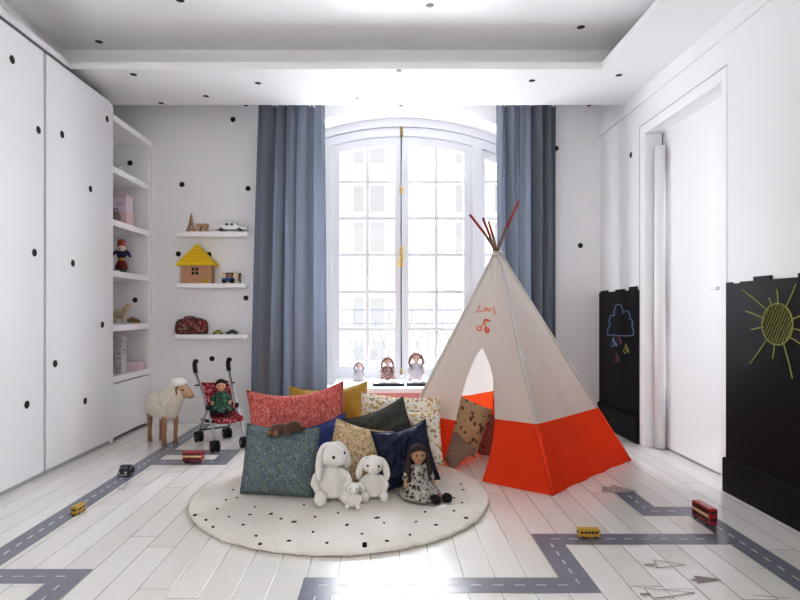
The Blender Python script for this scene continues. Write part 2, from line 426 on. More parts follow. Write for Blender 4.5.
# ================================================================== CURTAINS
CURT = cloth_trans('curtain_cloth', (.185, .195, .218), .18, (.30, .34, .42), .1, 60, dots=(.19, .20, .23))
def curtain(x0t, x1t, x0b, x1b, label, seed):
    rnd = random.Random(seed)
    root = thing('curtain', label, 'curtain', ((x0b+x1b)/2, 5.2, .02), group='window curtains')
    cx = (x0b+x1b)/2; H = 2.93; nx, nz = 120, 24
    ph = [rnd.uniform(0, 6) for _ in range(3)]; vs = []; fs = []
    for i in range(nz+1):
        v = i/nz
        a = x0b+(x0t-x0b)*v**1.5; b = x1b+(x1t-x1b)*v**1.5
        for j in range(nx+1):
            u = j/nx
            amp = .030+.012*v
            w_ = u+.035*math.sin(u*9+ph[2]); y = amp*math.sin(w_*5*2*PI+ph[0]+.5*math.sin(v*2+ph[1]))+.030*math.sin(u*2.2*2*PI+ph[2]+v*1.2)+.006*math.sin(u*13*2*PI+ph[1])*v*v
            x = a+(b-a)*u+.012*math.cos(w_*5*2*PI+ph[0])*math.sin(PI*u)
            z = H*v
            if i == nz: z += .012*math.sin(u*13*2*PI)
            vs.append((x-cx, y, z))
    for i in range(nz):
        for j in range(nx): q = i*(nx+1)+j; fs.append((q, q+1, q+nx+2, q+nx+1))
    MB().add(vs, fs).build('curtain_panel', CURT, root, smooth=True, fix=False)
    for k in range(9):
        x = x0t+.03+(x1t-x0t-.06)*k/8-cx
        MB().tube([(x, -.005, H-.03), (x, -.02, H+.0), (x, -.005, H+.03), (x, .012, H+.045)], .004, 6).build('hook', STEEL, root)
    MB().box((x0t-cx-.02, -.015, H+.045), (x1t-cx+.02, .015, H+.06)).build('track', SHELF, root)
    return root
curtain(-1.16, -.545, -1.235, -.525, 'grey curtain hanging beside the wall shelves', 3)
curtain(1.025, 1.565, 1.03, 1.56, 'grey curtain hanging behind the tepee poles', 11)

# ================================================================== FITTED WARDROBE and SHELF UNIT
XW = -2.21
wd = thing('fitted_wardrobe', 'tall white fitted wardrobe with black dots on flat doors', 'wardrobe', (XW, 3.7, 0))
MB().box((-.42, -2.0, 0), (-.035, .925, 2.72)).build('carcass', GAP, wd)
MB().box((-.43, .90, 0), (-.001, .935, 2.735)).build('side_panel', LACQ, wd)
DD = [(12,59.5),(38.3,130),(34.3,252.7),(26.7,404.7),(62,134.5),(107,119),(90.3,189),(72.7,263.3),(102.3,324.7),(55,363.7),(85,401)]
for y0, y1 in ((2.755, 3.690), (3.720, 4.598), (1.80, 2.735)):
    w = MB().box((-.035, y0-3.7, .028), (0, y1-3.7, 2.745))
    for px, py in DD:
        y = XW*F/(px-CX); z = HC-(py-CY)*y/F
        if y0 < y < y1: w.disc((.0015, y-3.7, z), (1,0,0), DR, 1)
    if y0 < 2:
        for y, z in ((2.1, 1.9), (2.5, .8), (2.2, 1.2)): w.disc((.0015, y-3.7, z), (1,0,0), DR, 1)
    w.build('door', [LACQ, DOT], wd)
MB().box((-.08, -2.0, 0), (-.02, .925, .027)).build('plinth', mat('plinth_grey', (.5,.5,.52), .6), wd)

su = thing('shelf_unit', 'white open shelf unit with low cupboard beside the wardrobe', 'shelf unit', (XW, 4.64, 0))
Y1 = YB-4.64
MB().box((-.41, Y1-.045, 0), (.0, Y1-.001, 2.665)).build('side_panel', SHELF, su)
w = MB().box((-.43, 0, 0), (-.41, Y1, 2.665))
w.build('back_panel', WALL, su)
w = MB().box((-.42, Y1-.05, .5), (-.012, Y1-.045, 2.6))
for px, py in ((130, 163), (135, 300)):
    p = pt(px, py, YB-.052); w.disc((p.x-XW, Y1-.0515, p.z), (0,-1,0), DR, 1)
w.build('lining_panel', [WALL, DOT], su)
MB().box((-.41, 0, 2.615), (.0, Y1-.045, 2.665)).build('top_panel', SHELF, su)
SH = [2.246, 1.813, 1.394, .948, .525]; SG = .002
for z in SH: MB().box((-.41, .0, z-.052), (-.002, Y1-.05, z)).build('shelf', SHELF, su, bevel=.002)
MB().box((-.40, .0, .03), (-.03, Y1-.05, .47)).build('cupboard', GAP, su)
MB().box((-.03, .0, .03), (-.004, Y1-.052, .462)).build('cupboard_door', LACQ, su, bevel=.002)

# floating shelves
def fshelf(px0, px1, z, th, label):
    x0 = (px0-CX)*5.28/F; x1 = (px1-CX)*5.28/F
    o = MB().box((x0, 0, -th), (x1, YB-.002-5.26, 0)).build('wall_shelf', SHELF, bevel=.003, loc=(0, 5.26, z))
    tag(o, label, 'shelf', 'floating wall shelves')
    return o
ZA, ZB, ZCc = 1.797, 1.318, .845
fshelf(177, 246, ZA, .046, 'top floating white shelf holding a wooden tower and white car')
fshelf(176, 245, ZB, .042, 'middle floating white shelf holding a yellow roofed toy house')
fshelf(175.5, 245, ZCc, .040, 'lowest floating white shelf holding a floral bag')

# ================================================================== ROADS
TAPE = mat('road_tape_grey', (.22, .23, .275), .24, spec=.9, var=.06, vscale=20); WHT = mat('road_dash', (.50, .51, .54), .4)
def road(rects, dashes, label):
    o = MB(); Z = .0012
    for x0, y0, x1, y1 in rects: o.quad((x0,y0,Z), (x1,y0,Z), (x1,y1,Z), (x0,y1,Z))
    for ax, c, a, b in dashes:
        q = a
        while q < b-.02:
            e = min(q+.042, b)
            if ax == 'y': o.quad((c-.004,q,Z+.0006), (c+.004,q,Z+.0006), (c+.004,e,Z+.0006), (c-.004,e,Z+.0006), 1)
            else: o.quad((q,c-.004,Z+.0006), (e,c-.004,Z+.0006), (e,c+.004,Z+.0006), (q,c+.004,Z+.0006), 1)
            q += .085
    return tag(o.build('road_tape', [TAPE, WHT]), label, 'floor tape', 'toy roads taped on the floor', )
road([(-1.74,2.365,-1.615,5.36), (-2.20,2.24,-1.21,2.365), (-1.335,1.2,-1.21,2.24), (-1.615,4.216,-1.10,4.366), (-1.615,3.945,-1.10,4.085), (-1.225,4.085,-1.10,4.216)],
     [('y',-1.6775,2.42,5.3), ('x',2.30,-2.18,-1.29), ('y',-1.272,1.25,2.27), ('x',4.29,-1.58,-1.2), ('x',4.015,-1.58,-1.2)],
     'grey toy road tape running beside the wardrobe to the sheep')
road([(1.585,.6,1.71,3.109), (1.345,2.974,1.585,3.109), (1.345,3.109,1.47,3.37), (.70,2.611,1.585,2.736), (.70,2.165,.825,2.611), (-.325,2.165,.70,2.290), (-.325,1.2,-.2,2.165)],
     [('y',1.6475,.65,3.0), ('x',3.04,1.42,1.58), ('y',1.4075,3.08,3.33), ('x',2.674,.78,1.56), ('y',.7625,2.24,2.67), ('x',2.228,-.26,.74), ('y',-.2625,1.25,2.2)],
     'grey toy road tape zigzagging in front of the tepee')
# tree stickers
STK = mat('sticker_brown', (.33, .29, .28), .5, var=.1, vscale=30)
def sticker(polys, lines, label):
    o = MB(); Z = .0022
    for pl in polys:
        vs = [fl(*p) for p in pl]; o.add([(v.x, v.y, Z) for v in vs], [tuple(range(len(vs)))])
    for ln in lines:
        vs = [fl(*p) for p in ln]
        for a, b in zip(vs, vs[1:]):
            a = Vector((a.x, a.y, Z)); b = Vector((b.x, b.y, Z)); d = (b-a).normalized(); s = Vector((-d.y, d.x, 0))*.0028
            o.quad(a-s, b-s, b+s, a+s)
    return tag(o.build('floor_sticker', STK), label, 'sticker', 'tree stickers on the floor')
sticker([[(602,487),(602,492.8),(614.5,492.8),(612.5,487)], [(610,484.6),(616.5,493),(640,492)]], [], 'filled brown tree sticker at the road end beside the tepee')
sticker([[(690,579.5),(692,581.6),(696.5,581.6),(695,579.5)], [(693.5,576),(697.8,584.2),(722.5,580)]], [], 'filled brown tree sticker lying between the outlined tree stickers')
sticker([[(643.6,564),(645.5,566.5),(655,566.5),(653.5,564)]], [[(654,560.2),(657,568.3),(685.5,565),(654,560.2)]], 'outlined tree sticker nearest the crossing grey road')
sticker([[(639.5,593.6),(641,596),(650,596),(648.5,593.6)]], [[(644.5,588.5),(653,599),(695,593.5),(644.5,588.5)]], 'outlined tree sticker at the front of the sticker group')
sticker([], [[(752,568.3),(765,568.8)],[(753,595.5),(790,599)]], 'faint outlined sticker beside the far grey road')
sticker([[(117.5,488),(119,490),(125,490),(124,488)]], [[(127,483.2),(124,488.6),(148,484.4),(127,483.2)]], 'outlined tree sticker beside the black toy car')

# ================================================================== CHALKBOARDS
XB = XR-.012
def board_poly(y0, y1, z, tabs):
    poly = [(y0, .19), (y1, .19), (y1, z)]
    for a, b, h in sorted(tabs, key=lambda q: -q[0]): poly += [(a, z), (a, z+h), (b, z+h), (b, z)]
    return poly+[(y0, z)]
def on_right(px, py, x=XB-.003):
    y = x*F/(px-CX); return Vector((x, y, HC-(py-CY)*y/F))
def stroke(mb, pts, r=.0045, mi=0, wob=0):
    mb.tube([on_right(*p)+Vector((0, random.uniform(-wob, wob), random.uniform(-wob, wob))) for p in pts], r, 5, mi, flat=1)
cb = thing('chalkboard', 'black wall chalkboard with a chalk cloud and raindrops', 'chalkboard', (0,0,0))
MB().prism(board_poly(4.556, YB-.003, 1.235, [(5.36,5.20,.014),(5.02,4.84,.014),(4.74,4.60,.028)]), 'x', XB, XR-.0005).build('board', BLACKB, cb)
MB().box((XR-.035, 4.556, 0), (XR-.0005, YB-.003, .205)).build('base_strip', BLACKB, cb, bevel=.004)
def cp(x, y): return (560+x/3.3333, 240+y/3.3333)
CBL = mat('chalk_blue', (.18,.29,.44), .9); CPK = mat('chalk_pink', (.20,.08,.13), .9); CYL = mat('chalk_yellow', (.32,.30,.10), .9)
f = MB()
stroke(f, [cp(*p) for p in ((158,316),(159,300),(163,288),(168,282),(164,272),(166,258),(173,250),(182,252),(181,236),(186,220),(194,213),(204,218),(209,230),(211,244),(218,236),(227,238),(233,248),(233,262),(240,266),(243,278),(240,290),(245,302),(245,318),(215,320),(185,318),(158,316))], .0045)
f.build('chalk_cloud', CBL, cb)
for (x, y), m in (((178,340), CBL), ((196,334), CPK), ((220,362), CYL), ((188,392), CPK)):
    f = MB()
    stroke(f, [cp(x+dx, y+dy) for dx, dy in ((0,-16),(-5,-2),(-8,10),(-3,16),(2,10),(0,-16),(4,0),(6,12),(10,14),(10,6),(2,-6))], .0045)
    f.build('chalk_raindrop', m, cb)
cs = thing('chalkboard', 'black wall chalkboard with a yellow chalk sun', 'chalkboard', (0,0,0))
MB().prism(board_poly(.2, DY0-.004, 1.236, [(3.34,3.26,-.008),(3.14,3.0,.022),(2.80,2.62,.02),(2.4,2.2,.02),(1.9,1.7,.02),(1.3,1.1,.02)]), 'x', XB, XR-.0005).build('board', BLACKB, cs)
MB().box((XR-.035, .2, 0), (XR-.0005, DY0-.004, .20)).build('base_strip', BLACKB, cs, bevel=.004)
CS = mat('chalk_sun', (.34,.35,.12), .9); CS2 = mat('chalk_sun_fill', (.26,.27,.11), .95)
def sp(x, y): return (700+x/4, 250+y/4)
f = MB()
stroke(f, [sp(310+61*math.cos(a), 297+83*math.sin(a)) for a in [2*PI*k/36 for k in range(37)]], .0042)
for a, b in (((172,160),(262,235)),((183,245),(247,270)),((205,318),(247,310)),((200,455),(265,362)),((290,435),(297,382)),((370,515),(335,378)),((275,192),(285,217)),((307,157),(313,210)),((385,135),(345,225)),((402,264),(370,277)),((402,322),(372,315)),((402,376),(360,350))):
    stroke(f, [sp(*a), sp((a[0]+b[0])/2+2, (a[1]+b[1])/2-1), sp(*b)], .0038)
f.build('chalk_sun', CS, cs)
f = MB()
for k in range(-9, 10):
    c = k*13.5; pts = []
    for q in range(-60, 61):
        t_ = q*2.2; x = 310+c*.85+t_*.42+random.uniform(-.6,.6); y = 297-t_+c*.1
        if ((x-310)/58)**2+((y-297)/80)**2 < 1: pts.append(sp(x, y))
    if len(pts) > 4: stroke(f, pts[::4]+[pts[-1]], .0042)
f.build('chalk_scribble', CS2, cs)

# ================================================================== RUG
def rug_mat():
    m = bpy.data.materials.new('rug_wool'); t = nt(m); N = t.nodes; L = t.links
    b = N['Principled BSDF']; b.inputs['Roughness'].default_value = .95; b.inputs['Specular IOR Level'].default_value = .1
    tc = N.new('ShaderNodeTexCoord')
    n1 = N.new('ShaderNodeTexNoise'); n1.inputs['Scale'].default_value = 5; n1.inputs['Detail'].default_value = 5
    L.new(tc.outputs['Object'], n1.inputs['Vector'])
    mx = N.new('ShaderNodeMix'); mx.data_type = 'RGBA'; mx.inputs[6].default_value = (.74,.70,.63,1); mx.inputs[7].default_value = (.88,.86,.82,1)
    L.new(n1.outputs['Fac'], mx.inputs[0]); L.new(mx.outputs[2], b.inputs['Base Color'])
    n2 = N.new('ShaderNodeTexNoise'); n2.inputs['Scale'].default_value = 90; n2.inputs['Detail'].default_value = 5
    L.new(tc.outputs['Object'], n2.inputs['Vector'])
    bp = N.new('ShaderNodeBump'); bp.inputs['Strength'].default_value = .9; bp.inputs['Distance'].default_value = .012
    L.new(n2.outputs['Fac'], bp.inputs['Height']); L.new(bp.outputs[0], b.inputs['Normal'])
    return m
BLKST = mat('black_wool', (.008,.008,.009), .95, spec=.05); RUGM = rug_mat(); RC = Vector((-.252, 3.318, 0)); RR = .843; RT = .035
rg = thing('round_rug', 'round cream wool rug with small black dashes under the cushions', 'rug', RC)
w = MB(); n = 240; prof = [(0,RT),(.2,RT),(.4,RT),(.6,RT),(.72,RT),(.785,RT),(.810,RT-.002),(.829,RT-.008),(.841,.024),(.844,.016),(.841,.007),(.830,.002)]
vs = [(0,0,RT)]; fs = []
for i, (r, z) in enumerate(prof[1:]):
    for j in range(n):
        a = 2*PI*j/n
        q = noise.noise(Vector((math.cos(a)*22, math.sin(a)*22, i*1.3)))
        rr = r+(q*.010 if i > 3 else 0)
        vs.append((rr*math.cos(a), rr*math.sin(a), z+noise.noise(Vector((r*9*math.cos(a), r*9*math.sin(a), 3)))*.0025))
for j in range(n): fs.append((0, 1+j, 1+(j+1) % n))
for i in range(len(prof)-2):
    for j in range(n): fs.append((1+i*n+j, 1+(i+1)*n+j, 1+(i+1)*n+(j+1) % n, 1+i*n+(j+1) % n))
w.add(vs, fs).build('pile', RUGM, rg, smooth=True)
rnd = random.Random(4); placed = []; w = MB()
for px, py, s in ((271,514,9),(294,522,11),(347,525,10),(377,518,12),(289,541,8),(327,543,8),(387,541,8),(338,513,6),(304,505,6),(281,519,6),(313,532,7),(416,522,6),(425,512,6),(436,525,8),(454,511,7),(466,518,9),(454,498,6),(463,490,7),(461,484,5),(462,503,6),(195,515,9),(206,520,8),(217,509,7),(233,490,7),(226,500,6),(250,515,7),(255,507,6),(256,536,8),(260,544,10),(243,525,7),(229,517,6),(237,498,6),(213,527,6),(362,534,6),(384,523,6),(410,535,6),(315,517,6),(352,506,6)):
    v = fl(px, py, RT)-RC; placed.append((v, s))
for v, s in placed:
    MB().ell((0, 0, 0), (s*.0014, s*.0009, .004), (0,0,math.degrees(rnd.uniform(0, PI))), 8, 6).build('black_dash', DOT, rg, loc=(v.x, v.y, RT+.001))
v = fl(364.5, 550, .012)-RC
MB().box((v.x-.010, v.y-.012, .004), (v.x+.010, v.y+.03, .036)).build('binding_stitch', BLKST, rg, bevel=.004)

# ================================================================== TEPEE
TA = Vector((.80, 4.06, 1.475))
CO = [Vector((.97,3.29,0)), Vector((1.74,4.05,0)), Vector((.90,4.74,0)), Vector((.02,3.88,.042))]     # front, right, back, left
CEN = sum(CO, Vector())/4
tp = thing('tepee', 'cream canvas play tepee with orange hem and wooden poles', 'tepee', CEN)
CANV = cloth_trans('tepee_canvas', (.66,.635,.60), .34, (.82,.80,.77), .12, 25)
ORNG = cloth_trans('tepee_orange', (.74,.095,.035), .34, (.90,.14,.045), .12, 25)
TOPS = [TA+(c-CEN).normalized()*.022 for c in CO]
def face(i, u, v, sag=.035, rip=.005):
    a, b = CO[i], CO[(i+1) % 4]; ta, tb = TOPS[i], TOPS[(i+1) % 4]
    P = a.lerp(b, u).lerp(ta.lerp(tb, u), v)
    nrm = (b-a).cross(TA-a).normalized()
    if nrm.dot(a-CEN) < 0: nrm = -nrm
    s = math.sin(PI*min(max(u,0),1))
    off = -sag*s*(1-v)*(.3+.7*min(1, v*4))+rip*s*math.sin(u*17+v*9+i)*(1-v)+rip*.8*s*noise.noise(Vector((u*5, v*7, i*3.1)))
    if v < .25: off += .012*math.sin(u*23+i*2)*(1-v/.25)*s
    return P+nrm*off, nrm
VB = .255
def panel(i, urange, vrange, nu, nv, name, m, tuck=False):
    vs = []; fs = []
    for k in range(nv+1):
        v = vrange[0]+(vrange[1]-vrange[0])*k/nv; u0, u1 = urange(v)
        for j in range(nu+1):
            P, nn = face(i, u0+(u1-u0)*j/nu, v); 
            if tuck and v < .3: P = P-nn*(.22*(1-v/.3)**1.5*(j/nu)**2)
            P.z = max(P.z, RT+.004 if (P-RC).xy.length < RR+.02 else .004); vs.append(P-CEN)
    for k in range(nv):
        for j in range(nu): q = k*(nu+1)+j; fs.append((q, q+1, q+nu+2, q+nu+1))
    return MB().add(vs, fs).build(name, m, tp, smooth=True, fix=False)
full = lambda v: (0, 1)
for i in (0, 1, 2):
    vb = .29 if i == 2 else VB
    panel(i, full, (vb, 1), 24, 24, 'canvas_panel', CANV); panel(i, full, (0, vb), 30, 8, 'hem_band', ORNG)
# the door side runs from the left corner (index 3) to the front corner (index 0)
def interp(tab, v):
    for (a, x), (b, y) in zip(tab, tab[1:]):
        if v <= b: return x+(y-x)*(v-a)/(b-a)
    return tab[-1][1]
UL = [(0,.26),(.1,.305),(.2,.34),(.25,.352),(.35,.36),(.42,.372),(.48,.40),(.52,.43),(.55,.48)]
UR = [(0,.61),(.08,.64),(.16,.66),(.25,.668),(.34,.66),(.42,.645),(.48,.60),(.52,.545),(.55,.485)]
panel(3, full, (.55, 1), 24, 14, 'canvas_panel', CANV)
panel(3, lambda v: (0, interp(UL, v)), (.225, .55), 10, 12, 'door_flap', CANV, True); panel(3, lambda v: (0, interp(UL, v)), (0, .225), 10, 8, 'hem_band', ORNG, True)
panel(3, lambda v: (interp(UR, v), 1), (VB, .55), 14, 12, 'door_flap', CANV); panel(3, lambda v: (interp(UR, v), 1), (0, VB), 14, 8, 'hem_band', ORNG)
SLV = mat('sleeve_canvas', (.60,.58,.56), .9, bump=.2, bscale=40)
PW = mat('pole_wood', (.20,.13,.09), .6, var=.2, vscale=20); PR = mat('pole_red', (.32,.05,.035), .5)
TIPS = [pt(488.5,221.5,4.17), pt(469.6,214.4,4.05), pt(483,218,3.95), pt(518.6,201.5,4.06)]
for i in range(4):
    c = CO[i]-CEN; tpt = TOPS[i]-CEN
    f = MB().tube([c.lerp(tpt, VB)*1.0, c.lerp(tpt, .6), tpt], [.013,.012,.010], 10); f.build('pole_sleeve', SLV, tp, smooth=True)
    f = MB().tube([c+Vector((0,0,.004)), c.lerp(tpt, VB)], .013, 10); f.build('pole_sleeve', mat('sleeve_orange', (.72,.07,.022), .9), tp, smooth=True)
    tip = TIPS[i]-CEN
    f = MB().tube([tpt-Vector((0,0,.03)), tpt.lerp(tip, .5)], .0095, 10); po = f.build('pole', PW, tp, smooth=True)
    MB().tube([tpt.lerp(tip, .5), tip], [.0096,.0085], 10).build('pole_tip', PR, po, smooth=True)
f = MB()
for k in range(3): f.tube([TA-CEN+Vector((.030*math.cos(a), .030*math.sin(a), -.012+.011*k+.004*math.sin(a*2+k))) for a in [2*PI*q/16 for q in range(16)]], .008, 6, closed=True)
f.build('lashing', SLV, tp, smooth=True)
PAINT = mat('orange_paint', (.78,.17,.09), .8)
p0 = CO[3]; nrm = (CO[0]-CO[3]).cross(TA-CO[3]).normalized()
if nrm.dot(p0-CEN) < 0: nrm = -nrm
def on_front(x, y):
    px, py = 465+x/13.04, 295+y/13.04
    d = Vector(((px-CX)/F, 1, -(py-CY)/F)); o = Vector((0,0,HC))
    t = (p0-o).dot(nrm)/d.dot(nrm); P = o+d*t
    v = P.z/TA.z; a = p0.lerp(TOPS[3], v); b = CO[0].lerp(TOPS[0], v)
    u = (P-a).dot(b-a)/(b-a).length_squared
    Q, nn = face(3, u, v)
    return Q+nn*.003-CEN
def paint(mb, pts, r=.0030): mb.tube([on_front(*p) for p in pts], r, 6)
for nm, pls in (('painted_letter', [[(200,145),(185,185),(150,240),(195,232),(235,215)]]),
                ('painted_letter', [[(262,172),(248,192),(252,212),(270,214),(280,195),(275,175),(262,172)]]),
                ('painted_letter', [[(300,170),(296,200),(306,216),(322,210),(330,172),(330,215)]]),
                ('painted_letter', [[(392,170),(368,172),(362,190),(392,205),(395,240),(372,258)]])):
    f = MB()
    for q in pls: paint(f, q)
    f.build(nm, PAINT, tp)
f = MB()
paint(f, [(185+28*math.cos(a), 450+30*math.sin(a)) for a in [2*PI*k/14 for k in range(15)]], .004)
paint(f, [(282+28*math.cos(a), 465+32*math.sin(a)) for a in [2*PI*k/14 for k in range(15)]], .0045)
paint(f, [(275,455),(290,470),(285,480),(272,468)], .004)
paint(f, [(205,425),(235,385),(252,325)]); paint(f, [(275,440),(255,385),(252,325)]); paint(f, [(252,325),(290,350),(330,340),(300,328),(252,325)], .004)
f.build('painted_cherries', PAINT, tp)

# ================================================================== CUSHIONS
def cushion(label, w, h, t, m, center, lean=15, yaw=0, roll=0, c=.09, chop=0, seed=0, wrk=0, group='cushions on the rug', piping=None, bend=0):
    rnd = random.Random(seed); n = 28
    def P(u, v, side):
        x = w/2*u*(1-c*(1-v*v)*abs(u)); y = h/2*v*(1-c*(1-u*u)*abs(v))
        if v > 0: y -= chop*h*(1-u*u)*v*v
        if bend: y += bend*h*(u*u-.5)*v
        wq = wrk*(abs(noise.noise(Vector((u*1.3+v*.9+seed, u*3.2-v*2.6, side*2.0+seed*.3))))-.25) if wrk else 0
        k = max(0, (1-abs(u)**3.2)*(1-abs(v)**3.2))**.62
        rad = math.atan2(v*v*v, u*u*u) if abs(u)+abs(v) > .01 else 0
        wr = noise.noise(Vector((u*2.2+seed*7, v*2.2, side*.6)))*.16+noise.noise(Vector((u*5+seed, v*5, side)))*.08+.07*math.sin(u*9+v*7*(1 if seed % 2 else -1)+seed)*noise.noise(Vector((u*1.5, v*1.5, seed)))
        return Vector((x, y, side*t/2*k*(1+wr*1.3-wq)))
    vs = []; fs = []
    for side in (1, -1):
        o = len(vs)
        for i in range(n+1):
            for j in range(n+1): vs.append(P(-1+2*j/n, -1+2*i/n, side))
        for i in range(n):
            for j in range(n):
                q = o+i*(n+1)+j
                fs.append((q, q+1, q+n+2, q+n+1) if side == 1 else (q, q+n+1, q+n+2, q+1))
    ob = MB().add(vs, fs)
    me = ob.build('cushion', m, smooth=True, fix=False)
    b = bmesh.new(); b.from_mesh(me.data); bmesh.ops.remove_doubles(b, verts=b.verts, dist=1e-5); b.to_mesh(me.data); b.free()
    loop = [P(-1+2*k/14, -1, 1) for k in range(14)]+[P(1, -1+2*k/14, 1) for k in range(14)]+[P(1-2*k/14, 1, 1) for k in range(14)]+[P(-1, 1-2*k/14, 1) for k in range(14)]
    MB().tube(loop, .0035, 6, closed=True).build('seam', piping or m, me, smooth=True)
    R = Matrix.Rotation(math.radians(yaw), 4, 'Z') @ Matrix.Rotation(math.radians(90-lean), 4, 'X') @ Matrix.Rotation(math.radians(roll), 4, 'Z')
    me.rotation_euler = R.to_euler(); me.location = center
    return tag(me, label, 'cushion', group)
CORAL = pattern('coral_print', (.56,.17,.15), [(.46,.12,.11),(.26,.06,.06),(.66,.30,.25),(.50,.13,.12),(.62,.34,.28),(.36,.07,.07)], 105, .5, stretch=(1.2,.55,1))
GREYG = pattern('greygreen_print', (.155,.20,.215), [(.10,.15,.19),(.22,.26,.27),(.26,.25,.12),(.13,.18,.23),(.30,.36,.38),(.07,.09,.13),(.20,.24,.22)], 120, .5)
TANF = pattern('tan_floral', (.58,.48,.33), [(.50,.38,.24),(.30,.20,.11),(.70,.62,.48),(.62,.42,.12),(.45,.20,.14),(.66,.58,.46),(.24,.20,.14)], 100, .5)
WFLOR = pattern('white_floral', (.76,.73,.66), [(.76,.73,.66),(.62,.42,.14),(.78,.74,.68),(.40,.38,.22),(.72,.60,.40),(.78,.75,.70),(.52,.30,.22),(.60,.46,.22)], 52, .55)
LEOP = pattern('brown_spot_print', (.48,.40,.26), [(.16,.10,.06),(.48,.40,.26),(.22,.14,.09),(.50,.40,.28)], 30, .40)
REDP = pattern('dusky_red_print', (.36,.14,.13), [(.44,.20,.17),(.40,.22,.18),(.20,.05,.05),(.16,.05,.04)], 60, .35)
MUST = mat('mustard_cloth', (.42,.28,.055), .75, bump=.8, bscale=8, bdist=.05, sheen=.2)
BLUE = mat('royal_blue_cloth', (.055,.085,.25), .7, bump=.8, bscale=8, bdist=.05)
NAVY = mat('navy_cloth', (.011,.017,.055), .5, bump=.9, bscale=8, bdist=.06)
DGRN = mat('dark_green_cloth', (.066,.070,.062), .65, bump=.9, bscale=8, bdist=.05)
TAUP = mat('taupe_cloth', (.28,.23,.19), .8, bump=.8, bscale=10, bdist=.04)
cushion('wide coral print cushion leaning at the back of the pile', .645, .49, .15, CORAL, pt(297.5,422.5,3.74), 16, 3, 5, .07, .11, 1, piping=mat('coral_edge', (.66,.24,.22), .8))
cushion('mustard yellow cushion behind the coral cushion', .57, .47, .13, MUST, pt(329,417,4.02), 12, -4, 4, .08, .07, 2, wrk=.9)
cushion('grey green print cushion at the front of the pile', .43, .385, .15, GREYG, pt(280,460,3.23), 14, -8, -1, .03, .04, 3)
cushion('royal blue cushion between the grey green and tan cushions', .35, .35, .08, BLUE, pt(326,448,3.57), 18, -8, 20, .08, .03, 4, wrk=.7)
cushion('tan floral cushion behind the two white rabbits', .36, .35, .09, TANF, pt(358,454,3.40), 18, -4, -12, .06, .03, 5)
cushion('navy blue cushion behind the dark haired doll', .335, .35, .10, NAVY, pt(405,455,3.30), 18, 6, 11, .09, .06, 6, wrk=1.1)
cushion('dark green cushion above the navy cushion', .40, .33, .09, DGRN, pt(382,433,3.535), 14, -3, 21, .09, .05, 7, wrk=1.0)
cushion('white floral cushion in front of the window bench', .54, .43, .12, WFLOR, pt(398,427,3.76), 10, -16, -1, .05, .03, 8)
cushion('white floral cushion against the tepee flap', .26, .35, .08, WFLOR, pt(421,437,3.59), 12, -16, 6, .06, .03, 9)
cushion('brown spotted cushion tilted inside the tepee', .33, .37, .09, LEOP, pt(464,424,4.08), 14, 14, -27, .04, .02, 10, group='cushions inside the tepee')
cushion('dusky red print cushion leaning inside the tepee', .30, .32, .09, REDP, pt(487,434,4.27), 14, 12, -30, .04, .02, 11, group='cushions inside the tepee')
cushion('small taupe cushion lying at the tepee door', .21, .21, .08, TAUP, pt(454,449,3.93), 42, -6, -50, .05, .02, 12, group='cushions inside the tepee', wrk=.8)

